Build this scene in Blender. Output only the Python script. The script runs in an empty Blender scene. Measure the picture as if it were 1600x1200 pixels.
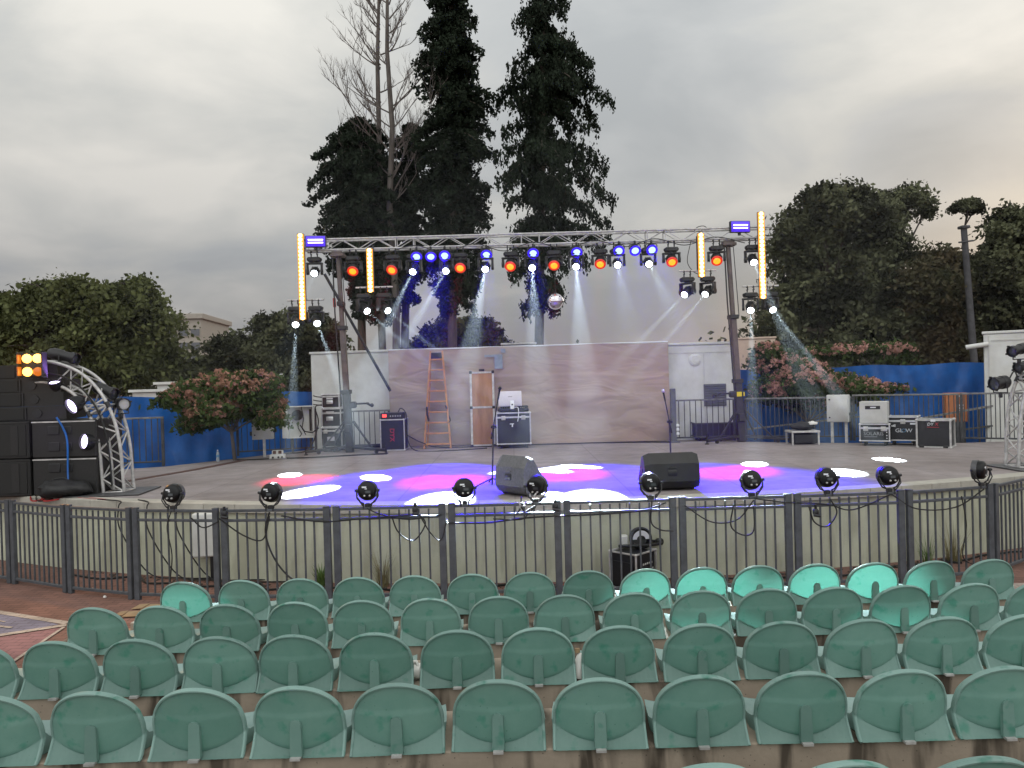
import bpy, bmesh, math, random
import numpy as np
from mathutils import Vector, Matrix, Euler

random.seed(7)
RNG = np.random.default_rng(11)
R = math.radians
scene = bpy.context.scene
col = scene.collection
V = Vector

# ------------------------------------------------------------------ camera
CAMZ, PITCH, ROLL, FOC = 2.79, 0.0083, 0.028, 1200.0
_f = V((0, math.cos(PITCH), -math.sin(PITCH)))
_u0 = V((0, math.sin(PITCH), math.cos(PITCH)))
_r0 = V((1, 0, 0))
_r = _r0 * math.cos(ROLL) - _u0 * math.sin(ROLL)
_u = _u0 * math.cos(ROLL) + _r0 * math.sin(ROLL)
cd = bpy.data.cameras.new('camera')
cam = bpy.data.objects.new('camera', cd)
col.objects.link(cam)
cam.matrix_world = Matrix(((_r.x, _u.x, -_f.x, 0), (_r.y, _u.y, -_f.y, 0), (_r.z, _u.z, -_f.z, CAMZ), (0, 0, 0, 1)))
cd.sensor_width = 36.0
cd.lens = 36.0 * FOC / 1600.0
cd.clip_start, cd.clip_end = 0.05, 4000
scene.camera = cam
ST = 1.09                      # height of the stage deck


def ray(px, py):
    return _r * ((px - 800) / FOC) + _u * ((600 - py) / FOC) + _f


def P(px, py, D):
    """point seen at (px, py) in the photograph, D metres ahead"""
    d = ray(px, py)
    return V((0, 0, CAMZ)) + d * (D / d.y)


def S(px, py, z=ST):
    """point at (px, py) on a level plane"""
    d = ray(px, py)
    return V((0, 0, CAMZ)) + d * ((z - CAMZ) / d.z)


def XZ(px, D, z):
    """point at height z and distance D in column px"""
    p = P(px, 600, D)
    for _ in range(3):
        py = 600 - FOC * ((z - p.z) / D) if False else None
        break
    # roll shifts the column with height: solve directly
    a, b = ray(px, 0), ray(px, 1200)
    pa, pb = V((0, 0, CAMZ)) + a * (D / a.y), V((0, 0, CAMZ)) + b * (D / b.y)
    t = (z - pa.z) / (pb.z - pa.z)
    return pa.lerp(pb, t)


# ------------------------------------------------------------------ materials
def new_mat(name):
    m = bpy.data.materials.new(name)
    m.use_nodes = True
    nt = m.node_tree
    return m, nt, nt.nodes['Principled BSDF'], nt.nodes['Material Output']


def mat(name, c, rough=0.6, metal=0.0, var=0.18, scale=6.0, bump=0.0, bscale=40.0, trans=0.0, stretch=None,
        c2=None, spec=0.5, detail=5.0, lo=0.35, hi=0.65):
    m, nt, b, out = new_mat(name)
    N, L = nt.nodes, nt.links
    tc = N.new('ShaderNodeTexCoord')
    oi = N.new('ShaderNodeObjectInfo')
    mul = N.new('ShaderNodeMath'); mul.operation = 'MULTIPLY'; mul.inputs[1].default_value = 37.0
    L.new(oi.outputs['Random'], mul.inputs[0])
    add = N.new('ShaderNodeVectorMath'); add.operation = 'ADD'
    L.new(tc.outputs['Object'], add.inputs[0]); L.new(mul.outputs[0], add.inputs[1])
    src = add.outputs[0]
    if stretch:
        mp = N.new('ShaderNodeMapping'); mp.inputs['Scale'].default_value = stretch
        L.new(src, mp.inputs['Vector']); src = mp.outputs[0]
    nz = N.new('ShaderNodeTexNoise'); nz.inputs['Scale'].default_value = scale
    nz.inputs['Detail'].default_value = detail; nz.inputs['Roughness'].default_value = 0.6
    L.new(src, nz.inputs['Vector'])
    rp = N.new('ShaderNodeValToRGB')
    a = [max(0, x * (1 - var)) for x in c] if c2 is None else c2
    d = [min(1, x * (1 + var * .7)) for x in c] if c2 is None else c
    rp.color_ramp.elements[0].color = (*a, 1); rp.color_ramp.elements[1].color = (*d, 1)
    rp.color_ramp.elements[0].position = lo; rp.color_ramp.elements[1].position = hi
    L.new(nz.outputs['Fac'], rp.inputs['Fac'])
    L.new(rp.outputs['Color'], b.inputs['Base Color'])
    b.inputs['Roughness'].default_value = rough
    b.inputs['Metallic'].default_value = metal
    b.inputs['Specular IOR Level'].default_value = spec
    if bump:
        nb = N.new('ShaderNodeTexNoise'); nb.inputs['Scale'].default_value = bscale; nb.inputs['Detail'].default_value = 4
        L.new(src, nb.inputs['Vector'])
        bp = N.new('ShaderNodeBump'); bp.inputs['Strength'].default_value = bump; bp.inputs['Distance'].default_value = 0.01
        L.new(nb.outputs['Fac'], bp.inputs['Height']); L.new(bp.outputs['Normal'], b.inputs['Normal'])
    if trans:
        t = N.new('ShaderNodeBsdfTranslucent'); L.new(rp.outputs['Color'], t.inputs['Color'])
        mx = N.new('ShaderNodeMixShader'); mx.inputs[0].default_value = trans
        L.new(b.outputs[0], mx.inputs[1]); L.new(t.outputs[0], mx.inputs[2]); L.new(mx.outputs[0], out.inputs['Surface'])
    return m


def emit(name, c, s, sampled=False):
    m, nt, b, out = new_mat(name)
    b.inputs['Base Color'].default_value = (.02, .02, .02, 1)
    b.inputs['Emission Color'].default_value = (*c, 1)
    b.inputs['Emission Strength'].default_value = s
    b.inputs['Roughness'].default_value = .3
    if not sampled:
        m.cycles.emission_sampling = 'NONE'
    return m


M = {}
M['black'] = mat('black_plastic', (.012, .012, .014), .45, var=.3)
M['blackm'] = mat('black_paint_metal', (.02, .02, .022), .5, metal=.0, var=.4, scale=14)
M['gloss'] = mat('glossy_black', (.006, .006, .007), .32, var=.2, spec=.28)
M['alu'] = mat('aluminium', (.62, .62, .63), .38, metal=.9, var=.15, scale=12)
M['alud'] = mat('dull_aluminium', (.50, .49, .48), .5, metal=.35, var=.25, scale=10)
M['case'] = mat('case_laminate', (.011, .011, .015), .5, var=.3, scale=20, bump=.15, bscale=220)
M['fence'] = mat('fence_paint', (.078, .086, .098), .5, metal=.0, var=.35, scale=9, c2=(.05, .054, .062))
M['rail'] = mat('rail_paint', (.05, .052, .058), .55, var=.4, scale=9)
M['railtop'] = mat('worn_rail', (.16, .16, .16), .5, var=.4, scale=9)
M['seat'] = None
M['white'] = mat('white_panel', (.66, .67, .65), .55, var=.10, scale=2, c2=(.54, .54, .51))
M['greybox'] = mat('grey_enclosure', (.50, .50, .48), .5, var=.1, scale=5)
M['tarp'] = mat('blue_tarp', (.006, .125, .46), .42, var=.25, scale=1.4, bump=.8, bscale=6, c2=(.005, .07, .28))
M['mast'] = mat('mast_metal', (.11, .085, .08), .5, metal=.2, var=.3, scale=5)
M['wood'] = mat('plywood', (.33, .17, .085), .6, var=.25, scale=5, stretch=(1, 1, .25))
M['ladder'] = mat('ladder_wood', (.42, .20, .075), .55, var=.25, scale=7)
M['pole'] = mat('old_pole', (.06, .06, .065), .8, var=.3)
M['cable'] = mat('cable_rubber', (.012, .012, .012), .5, var=.2)
M['redc'] = mat('red_cable', (.35, .02, .02), .5, var=.2)
M['cardboard'] = mat('cardboard', (.34, .23, .13), .85, var=.15, scale=6)
M['paper'] = mat('paper', (.75, .73, .70), .8, var=.05)
M['yellow'] = mat('yellow_label', (.75, .58, .02), .5, var=.05)
M['redp'] = mat('red_print', (.42, .03, .05), .5, var=.05)
M['whitep'] = mat('white_print', (.72, .74, .78), .5, var=.04)
M['bluep'] = mat('blue_print', (.10, .25, .42), .5, var=.04)
M['dimp'] = mat('dim_print', (.30, .30, .31), .5, var=.1)
M['grille'] = mat('speaker_grille', (.010, .0095, .009), .7, var=.3, scale=90, bump=.5, bscale=260)
M['speaker'] = mat('speaker_paint', (.012, .011, .011), .6, var=.3, scale=40, bump=.4, bscale=120)
M['wedge'] = mat('wedge_grey', (.10, .10, .105), .42, var=.2, scale=30, bump=.2, bscale=160)
M['bag'] = mat('bag_nylon', (.012, .012, .013), .6, var=.4, scale=14, bump=.6, bscale=18)
M['bark'] = mat('bark', (.075, .058, .045), .9, var=.4, scale=9, bump=.6, bscale=20, stretch=(1, 1, .3))
M['barkg'] = mat('grey_bark', (.10, .085, .075), .9, var=.35, scale=7, bump=.5, bscale=18, stretch=(1, 1, .25))
M['twig'] = mat('dead_twig', (.12, .10, .09), .9, var=.2)
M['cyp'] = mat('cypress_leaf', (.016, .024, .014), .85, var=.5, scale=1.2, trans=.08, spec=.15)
M['leafA'] = mat('leaf_olive', (.105, .118, .045), .75, var=.6, scale=.9, lo=.40, hi=.62, trans=.22, spec=.2)
M['leafB'] = mat('leaf_dark', (.086, .092, .050), .8, var=.75, scale=.8, lo=.42, hi=.60, trans=.15, spec=.2)
M['leafC'] = mat('leaf_brown', (.095, .070, .040), .8, var=.5, scale=.8, trans=.15, spec=.2, c2=(.05, .055, .026))
M['leafD'] = mat('leaf_fresh', (.060, .090, .025), .75, var=.45, scale=1.5, trans=.25, spec=.2)
M['bloom'] = mat('pink_blossom', (.62, .36, .32), .8, var=.3, scale=2.0, trans=.25, c2=(.46, .25, .19), spec=.2)
M['bloom2'] = mat('rust_blossom', (.50, .27, .21), .8, var=.35, scale=2.0, trans=.2, c2=(.30, .18, .11), spec=.2)
M['peach'] = mat('peach_render', (.55, .42, .34), .8, var=.06)
M['farwall'] = mat('far_concrete', (.34, .31, .27), .8, var=.08)
M['darkglass'] = mat('dark_glass', (.05, .055, .06), .2, var=.1)
M['louvre'] = mat('louvre_grey', (.11, .115, .13), .5, var=.15)
M['steelp'] = mat('base_plate_steel', (.09, .09, .095), .45, metal=.3, var=.3, scale=6)
M['strip'] = mat('rusty_strip', (.10, .05, .04), .7, var=.4, scale=8)
M['laptop'] = mat('laptop_lid', (.55, .53, .58), .35, metal=.4, var=.05)
M['orangebox'] = mat('terracotta_box', (.42, .15, .06), .6, var=.15)
M['weed'] = mat('weed_green', (.10, .17, .04), .7, var=.4, trans=.25, scale=4)
M['straw'] = mat('dry_grass', (.22, .19, .09), .8, var=.3, trans=.2, scale=4)
M['mirror'] = mat('mirror_facet', (.75, .72, .78), .08, metal=1.0, var=.25, scale=9)
M['bottle'] = None
# lit things
M['amber'] = emit('amber_led', (1.0, .58, .16), 9)
M['ambers'] = emit('amber_led_body', (1.0, .34, .02), 1.5)
M['blinder'] = emit('blinder_lamp', (1.0, .46, .07), 7)
M['blindside'] = emit('blinder_glow', (1.0, .22, .01), .7)
M['orange'] = emit('orange_lens', (1.0, .24, .008), 2.4)
M['orangehalo'] = emit('red_halo_lens', (1.0, .025, .0), .75)  # red halo round the orange lens, made as a glowing ring
M['bluelens'] = emit('blue_lens', (.40, .58, 1.0), 1.9)
M['bluehalo'] = emit('blue_halo', (.035, .0, 1.0), 1.0)  # halo of blue light round the lens, made as a glowing ring
M['whitelens'] = emit('white_lens', (.86, .95, 1.0), 14)
M['strobe'] = emit('strobe_tube', (.62, .55, 1.0), 4)
M['strobeb'] = emit('strobe_panel', (.09, .02, 1.0), .9)
M['violet'] = emit('violet_white_lens', (.72, .62, 1.0), 5)
M['redled'] = emit('red_display', (1.0, .06, .04), 2.5)


def seat_mat(name, k):
    m, nt, b, out = new_mat(name)
    N, L = nt.nodes, nt.links
    tc = N.new('ShaderNodeTexCoord'); oi = N.new('ShaderNodeObjectInfo')
    mul = N.new('ShaderNodeMath'); mul.operation = 'MULTIPLY'; mul.inputs[1].default_value = 61.0
    L.new(oi.outputs['Random'], mul.inputs[0])
    add = N.new('ShaderNodeVectorMath'); add.operation = 'ADD'
    L.new(tc.outputs['Object'], add.inputs[0]); L.new(mul.outputs[0], add.inputs[1])
    # broad weathering
    n1 = N.new('ShaderNodeTexNoise'); n1.inputs['Scale'].default_value = 5; n1.inputs['Detail'].default_value = 6
    n1.inputs['Roughness'].default_value = .65
    L.new(add.outputs[0], n1.inputs['Vector'])
    r1 = N.new('ShaderNodeValToRGB')
    r1.color_ramp.elements[0].position = .28; r1.color_ramp.elements[0].color = (.16, .282, .25, 1)
    r1.color_ramp.elements[1].position = .72; r1.color_ramp.elements[1].color = (.228, .36, .325, 1)
    L.new(n1.outputs['Fac'], r1.inputs['Fac'])
    if name.startswith('mint_stay'):
        r1.color_ramp.elements[0].color = (.17, .30, .265, 1); r1.color_ramp.elements[1].color = (.23, .37, .33, 1)
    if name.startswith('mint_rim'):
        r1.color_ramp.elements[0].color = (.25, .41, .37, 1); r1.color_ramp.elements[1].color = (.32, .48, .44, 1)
    if name.startswith('sun'):  # sun-faded pan, paler again with the sky's reflection put into the colour
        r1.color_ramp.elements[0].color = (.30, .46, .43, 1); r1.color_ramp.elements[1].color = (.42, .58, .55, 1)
    # fresher green blotches and dirt specks
    n2 = N.new('ShaderNodeTexNoise'); n2.inputs['Scale'].default_value = 11; n2.inputs['Detail'].default_value = 3
    L.new(add.outputs[0], n2.inputs['Vector'])
    r2 = N.new('ShaderNodeValToRGB'); r2.color_ramp.elements[0].position = .60; r2.color_ramp.elements[1].position = .72
    L.new(n2.outputs['Fac'], r2.inputs['Fac'])
    mx = N.new('ShaderNodeMixRGB'); mx.inputs['Color2'].default_value = (.055, .24, .175, 1)
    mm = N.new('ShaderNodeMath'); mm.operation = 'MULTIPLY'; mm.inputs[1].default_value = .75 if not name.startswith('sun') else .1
    L.new(r2.outputs['Color'], mm.inputs[0]); L.new(mm.outputs[0], mx.inputs['Fac'])
    L.new(r1.outputs['Color'], mx.inputs['Color1'])
    v = N.new('ShaderNodeTexVoronoi'); v.inputs['Scale'].default_value = 26
    L.new(add.outputs[0], v.inputs['Vector'])
    r3 = N.new('ShaderNodeValToRGB'); r3.color_ramp.elements[0].position = .05; r3.color_ramp.elements[1].position = .10
    r3.color_ramp.elements[0].color = (.75, .75, .75, 1); r3.color_ramp.elements[1].color = (0, 0, 0, 1)
    L.new(v.outputs['Distance'], r3.inputs['Fac'])
    n4 = N.new('ShaderNodeTexNoise'); n4.inputs['Scale'].default_value = 3.0
    L.new(add.outputs[0], n4.inputs['Vector'])
    r4 = N.new('ShaderNodeValToRGB'); r4.color_ramp.elements[0].position = .50; r4.color_ramp.elements[1].position = .60
    L.new(n4.outputs['Fac'], r4.inputs['Fac'])
    m4 = N.new('ShaderNodeMath'); m4.operation = 'MULTIPLY'
    L.new(r3.outputs['Color'], m4.inputs[0]); L.new(r4.outputs['Color'], m4.inputs[1])
    mx2 = N.new('ShaderNodeMixRGB'); mx2.inputs['Color2'].default_value = (.02, .06, .05, 1)
    L.new(m4.outputs[0], mx2.inputs['Fac']); L.new(mx.outputs[0], mx2.inputs['Color1'])
    # each seat faded a little differently
    hv = N.new('ShaderNodeHueSaturation')
    mr = N.new('ShaderNodeMapRange'); mr.inputs['To Min'].default_value = .78; mr.inputs['To Max'].default_value = 1.14
    L.new(oi.outputs['Random'], mr.inputs['Value']); L.new(mr.outputs[0], hv.inputs['Value'])
    L.new(mx2.outputs[0], hv.inputs['Color'])
    L.new(hv.outputs[0], b.inputs['Base Color'])
    b.inputs['Roughness'].default_value = .48
    b.inputs['Specular IOR Level'].default_value = .35
    nb = N.new('ShaderNodeTexNoise'); nb.inputs['Scale'].default_value = 90
    L.new(add.outputs[0], nb.inputs['Vector'])
    bp = N.new('ShaderNodeBump'); bp.inputs['Strength'].default_value = .12; bp.inputs['Distance'].default_value = .004
    L.new(nb.outputs['Fac'], bp.inputs['Height']); L.new(bp.outputs['Normal'], b.inputs['Normal'])
    t = N.new('ShaderNodeBsdfTranslucent'); t.inputs['Color'].default_value = (.085, .335, .245, 1)
    ms = N.new('ShaderNodeMixShader'); ms.inputs[0].default_value = .30
    L.new(b.outputs[0], ms.inputs[1]); L.new(t.outputs[0], ms.inputs[2]); L.new(ms.outputs[0], out.inputs['Surface'])
    return m


M['seat'] = seat_mat('mint_seat_plastic', (1, 1, 1))
M['seatmid'] = seat_mat('mint_stay_plastic', (1, 1, 1))
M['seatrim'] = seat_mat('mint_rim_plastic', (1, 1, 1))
M['seatfade_sheen'] = seat_mat('sun_faded_sheen_mint_plastic', (1, 1, 1))


def concrete(name, base, dark, drip=0.0, scale=3.0, joints=False):
    """concrete with blotches, pores and, on upright faces, dark run-off stains"""
    m, nt, b, out = new_mat(name)
    N, L = nt.nodes, nt.links
    tc = N.new('ShaderNodeTexCoord')
    n1 = N.new('ShaderNodeTexNoise'); n1.inputs['Scale'].default_value = scale; n1.inputs['Detail'].default_value = 8
    n1.inputs['Roughness'].default_value = .65
    L.new(tc.outputs['Object'], n1.inputs['Vector'])
    r1 = N.new('ShaderNodeValToRGB'); r1.color_ramp.elements[0].position = .3; r1.color_ramp.elements[1].position = .7
    r1.color_ramp.elements[0].color = (*[x * .80 for x in base], 1); r1.color_ramp.elements[1].color = (*[min(1, x * 1.12) for x in base], 1)
    L.new(n1.outputs['Fac'], r1.inputs['Fac'])
    cur = r1.outputs['Color']
    if drip:
        mp = N.new('ShaderNodeMapping'); mp.inputs['Scale'].default_value = (3.4, 1.0, .55)
        L.new(tc.outputs['Object'], mp.inputs['Vector'])
        n2 = N.new('ShaderNodeTexNoise'); n2.inputs['Scale'].default_value = 1.5; n2.inputs['Detail'].default_value = 4
        n2.inputs['Distortion'].default_value = .5
        L.new(mp.outputs[0], n2.inputs['Vector'])
        r2 = N.new('ShaderNodeValToRGB'); r2.color_ramp.elements[0].position = .50; r2.color_ramp.elements[1].position = .62
        L.new(n2.outputs['Fac'], r2.inputs['Fac'])
        mm = N.new('ShaderNodeMath'); mm.operation = 'MULTIPLY'; mm.inputs[1].default_value = drip
        L.new(r2.outputs['Color'], mm.inputs[0])
        mx = N.new('ShaderNodeMixRGB'); mx.inputs['Color2'].default_value = (*dark, 1)
        L.new(mm.outputs[0], mx.inputs['Fac']); L.new(cur, mx.inputs['Color1']); cur = mx.outputs[0]
    v = N.new('ShaderNodeTexVoronoi'); v.inputs['Scale'].default_value = 28
    L.new(tc.outputs['Object'], v.inputs['Vector'])
    r3 = N.new('ShaderNodeValToRGB'); r3.color_ramp.elements[0].position = .07; r3.color_ramp.elements[1].position = .13
    r3.color_ramp.elements[0].color = (.6, .6, .6, 1); r3.color_ramp.elements[1].color = (0, 0, 0, 1)
    L.new(v.outputs['Distance'], r3.inputs['Fac'])
    mx2 = N.new('ShaderNodeMixRGB'); mx2.inputs['Color2'].default_value = (*[x * .7 for x in dark], 1)
    if drip:
        L.new(r3.outputs['Color'], mx2.inputs['Fac'])
    else:
        mx2.inputs['Fac'].default_value = 0
    L.new(cur, mx2.inputs['Color1']); cur = mx2.outputs[0]
    if joints:
        bt = N.new('ShaderNodeTexBrick'); bt.inputs['Scale'].default_value = .3
        bt.inputs['Mortar Size'].default_value = .004; bt.inputs['Color1'].default_value = (1, 1, 1, 1)
        bt.inputs['Color2'].default_value = (.94, .94, .94, 1); bt.inputs['Mortar'].default_value = (.62, .6, .6, 1)
        bt.offset = 0
        L.new(tc.outputs['Object'], bt.inputs['Vector'])
        mj = N.new('ShaderNodeMixRGB'); mj.blend_type = 'MULTIPLY'; mj.inputs['Fac'].default_value = .55
        L.new(cur, mj.inputs['Color1']); L.new(bt.outputs['Color'], mj.inputs['Color2']); cur = mj.outputs[0]
        n6 = N.new('ShaderNodeTexNoise'); n6.inputs['Scale'].default_value = .7; n6.inputs['Detail'].default_value = 7
        L.new(tc.outputs['Object'], n6.inputs['Vector'])
        r6 = N.new('ShaderNodeValToRGB'); r6.color_ramp.elements[0].position = .35; r6.color_ramp.elements[1].position = .62
        r6.color_ramp.elements[0].color = (.80, .78, .76, 1)
        L.new(n6.outputs['Fac'], r6.inputs['Fac'])
        mk = N.new('ShaderNodeMixRGB'); mk.blend_type = 'MULTIPLY'; mk.inputs['Fac'].default_value = 1
        L.new(cur, mk.inputs['Color1']); L.new(r6.outputs['Color'], mk.inputs['Color2']); cur = mk.outputs[0]
    L.new(cur, b.inputs['Base Color'])
    b.inputs['Roughness'].default_value = .85
    b.inputs['Specular IOR Level'].default_value = .25
    nb = N.new('ShaderNodeTexNoise'); nb.inputs['Scale'].default_value = 45; nb.inputs['Detail'].default_value = 6
    L.new(tc.outputs['Object'], nb.inputs['Vector'])
    bp = N.new('ShaderNodeBump'); bp.inputs['Strength'].default_value = .35; bp.inputs['Distance'].default_value = .006
    L.new(nb.outputs['Fac'], bp.inputs['Height']); L.new(bp.outputs['Normal'], b.inputs['Normal'])
    return m


M['tier'] = concrete('tier_concrete', (.335, .278, .220), (.07, .056, .043), drip=.95)
M['deck'] = concrete('deck_concrete', (.30, .266, .264), (.2, .18, .17), joints=True)
M['stagewall'] = concrete('painted_stage_wall', (.52, .535, .415), (.30, .29, .21), drip=.45, scale=1.2)
M['coping'] = concrete('coping_stone', (.42, .40, .35), (.2, .19, .16), scale=5)


def pavers(name, c1, c2, mortar, scale=1.0, rot=0.0):
    m, nt, b, out = new_mat(name)
    N, L = nt.nodes, nt.links
    tc = N.new('ShaderNodeTexCoord')
    mp = N.new('ShaderNodeMapping'); mp.inputs['Rotation'].default_value = (0, 0, rot)
    L.new(tc.outputs['Object'], mp.inputs['Vector'])
    bt = N.new('ShaderNodeTexBrick'); bt.inputs['Scale'].default_value = scale
    bt.inputs['Color1'].default_value = (*c1, 1); bt.inputs['Color2'].default_value = (*c2, 1); bt.inputs['Mortar'].default_value = (*mortar, 1)
    bt.inputs['Brick Width'].default_value = .2; bt.inputs['Row Height'].default_value = .1; bt.inputs['Mortar Size'].default_value = .005
    bt.inputs['Bias'].default_value = 0.0
    L.new(mp.outputs[0], bt.inputs['Vector'])
    n = N.new('ShaderNodeTexNoise'); n.inputs['Scale'].default_value = 1.1; n.inputs['Detail'].default_value = 7
    L.new(tc.outputs['Object'], n.inputs['Vector'])
    r = N.new('ShaderNodeValToRGB'); r.color_ramp.elements[0].position = .3; r.color_ramp.elements[1].position = .7
    r.color_ramp.elements[0].color = (.62, .62, .62, 1); r.color_ramp.elements[1].color = (1.12, 1.1, 1.08, 1)
    L.new(n.outputs['Fac'], r.inputs['Fac'])
    mx = N.new('ShaderNodeMixRGB'); mx.blend_type = 'MULTIPLY'; mx.inputs['Fac'].default_value = 1
    L.new(bt.outputs['Color'], mx.inputs['Color1']); L.new(r.outputs['Color'], mx.inputs['Color2'])
    L.new(mx.outputs[0], b.inputs['Base Color'])
    b.inputs['Roughness'].default_value = .8; b.inputs['Specular IOR Level'].default_value = .3
    bp = N.new('ShaderNodeBump'); bp.inputs['Strength'].default_value = .5; bp.inputs['Distance'].default_value = .006; bp.invert = True
    L.new(bt.outputs['Fac'], bp.inputs['Height']); L.new(bp.outputs['Normal'], b.inputs['Normal'])
    return m


M['brick'] = pavers('red_brick_paving', (.25, .135, .108), (.195, .108, .088), (.10, .065, .055))
M['inblue'] = pavers('blue_paving', (.25, .245, .32), (.21, .205, .28), (.14, .13, .16))
M['inpink'] = pavers('pink_paving', (.31, .165, .17), (.26, .14, .145), (.15, .09, .09))
M['incream'] = pavers('cream_paving', (.52, .45, .39), (.46, .40, .34), (.26, .22, .19))


def backdrop_mat():
    m, nt, b, out = new_mat('pink_backdrop_cloth')
    N, L = nt.nodes, nt.links
    tc = N.new('ShaderNodeTexCoord')
    mp = N.new('ShaderNodeMapping'); mp.inputs['Scale'].default_value = (.5, 1, 1.1)
    L.new(tc.outputs['Object'], mp.inputs['Vector'])
    n = N.new('ShaderNodeTexNoise'); n.inputs['Scale'].default_value = .55; n.inputs['Detail'].default_value = 5
    L.new(mp.outputs[0], n.inputs['Vector'])
    r = N.new('ShaderNodeValToRGB'); r.color_ramp.elements[0].position = .36; r.color_ramp.elements[1].position = .62
    r.color_ramp.elements[0].color = (.37, .325, .285, 1); r.color_ramp.elements[1].color = (.385, .28, .24, 1)
    L.new(n.outputs['Fac'], r.inputs['Fac'])
    L.new(r.outputs['Color'], b.inputs['Base Color'])
    b.inputs['Roughness'].default_value = .75; b.inputs['Specular IOR Level'].default_value = .2
    # fine creases
    m2 = N.new('ShaderNodeMapping'); m2.inputs['Scale'].default_value = (.55, 1, 1.5); m2.inputs['Rotation'].default_value = (0, .55, 0)
    L.new(tc.outputs['Object'], m2.inputs['Vector'])
    n2 = N.new('ShaderNodeTexNoise'); n2.inputs['Scale'].default_value = 1.7; n2.inputs['Detail'].default_value = 2
    n2.inputs['Distortion'].default_value = .9
    L.new(m2.outputs[0], n2.inputs['Vector'])
    bp = N.new('ShaderNodeBump'); bp.inputs['Strength'].default_value = .75; bp.inputs['Distance'].default_value = .07
    L.new(n2.outputs['Fac'], bp.inputs['Height']); L.new(bp.outputs['Normal'], b.inputs['Normal'])
    return m


M['backdrop'] = backdrop_mat()


def glass_mat():
    m, nt, b, out = new_mat('clear_bottle')
    b.inputs['Base Color'].default_value = (.85, .92, .95, 1)
    b.inputs['Transmission Weight'].default_value = .6
    b.inputs['Roughness'].default_value = .12
    return m


M['bottle'] = glass_mat()


# ------------------------------------------------------------------ mesh building
def rotm(rot):
    if rot is None:
        return Matrix.Identity(3)
    if isinstance(rot, Matrix):
        return rot.to_3x3()
    if isinstance(rot, (int, float)):
        return Matrix.Rotation(rot, 3, 'Z')
    return Euler(rot).to_matrix()


def frame_of(d, up=None):
    """3x3 whose Z is d"""
    d = V(d).normalized()
    a = V(up) if up is not None else (V((0, 0, 1)) if abs(d.z) < .95 else V((0, 1, 0)))
    x = a.cross(d).normalized()
    y = d.cross(x)
    return Matrix((x, y, d)).transposed()


_boxcache = {}


def _bevbox(bx, by, bz):
    # unit cube chamfered by fractions of each half size
    v, idx = [], {}
    for sx in (-1, 1):
        for sy in (-1, 1):
            for sz in (-1, 1):
                for k in range(3):
                    p = [sx * (1 - bx), sy * (1 - by), sz * (1 - bz)]
                    p[k] = (sx, sy, sz)[k]
                    idx[(sx, sy, sz, k)] = len(v); v.append(p)
    f = []
    for k in range(3):
        a, b = [(1, 2), (0, 2), (0, 1)][k]
        for s in (-1, 1):
            q = []
            for (i, j) in ((-1, -1), (1, -1), (1, 1), (-1, 1)):
                t = [0, 0, 0]; t[k] = s; t[a] = i; t[b] = j
                q.append(idx[(*t, k)])
            f.append(q)
    for k in range(3):                # edges along axis k
        a, b = [(1, 2), (0, 2), (0, 1)][k]
        for i in (-1, 1):
            for j in (-1, 1):
                t0 = [0, 0, 0]; t0[k] = -1; t0[a] = i; t0[b] = j
                t1 = list(t0); t1[k] = 1
                f.append([idx[(*t0, a)], idx[(*t1, a)], idx[(*t1, b)], idx[(*t0, b)]])
    for sx in (-1, 1):
        for sy in (-1, 1):
            for sz in (-1, 1):
                f.append([idx[(sx, sy, sz, k)] for k in range(3)])
    return v, f


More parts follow.
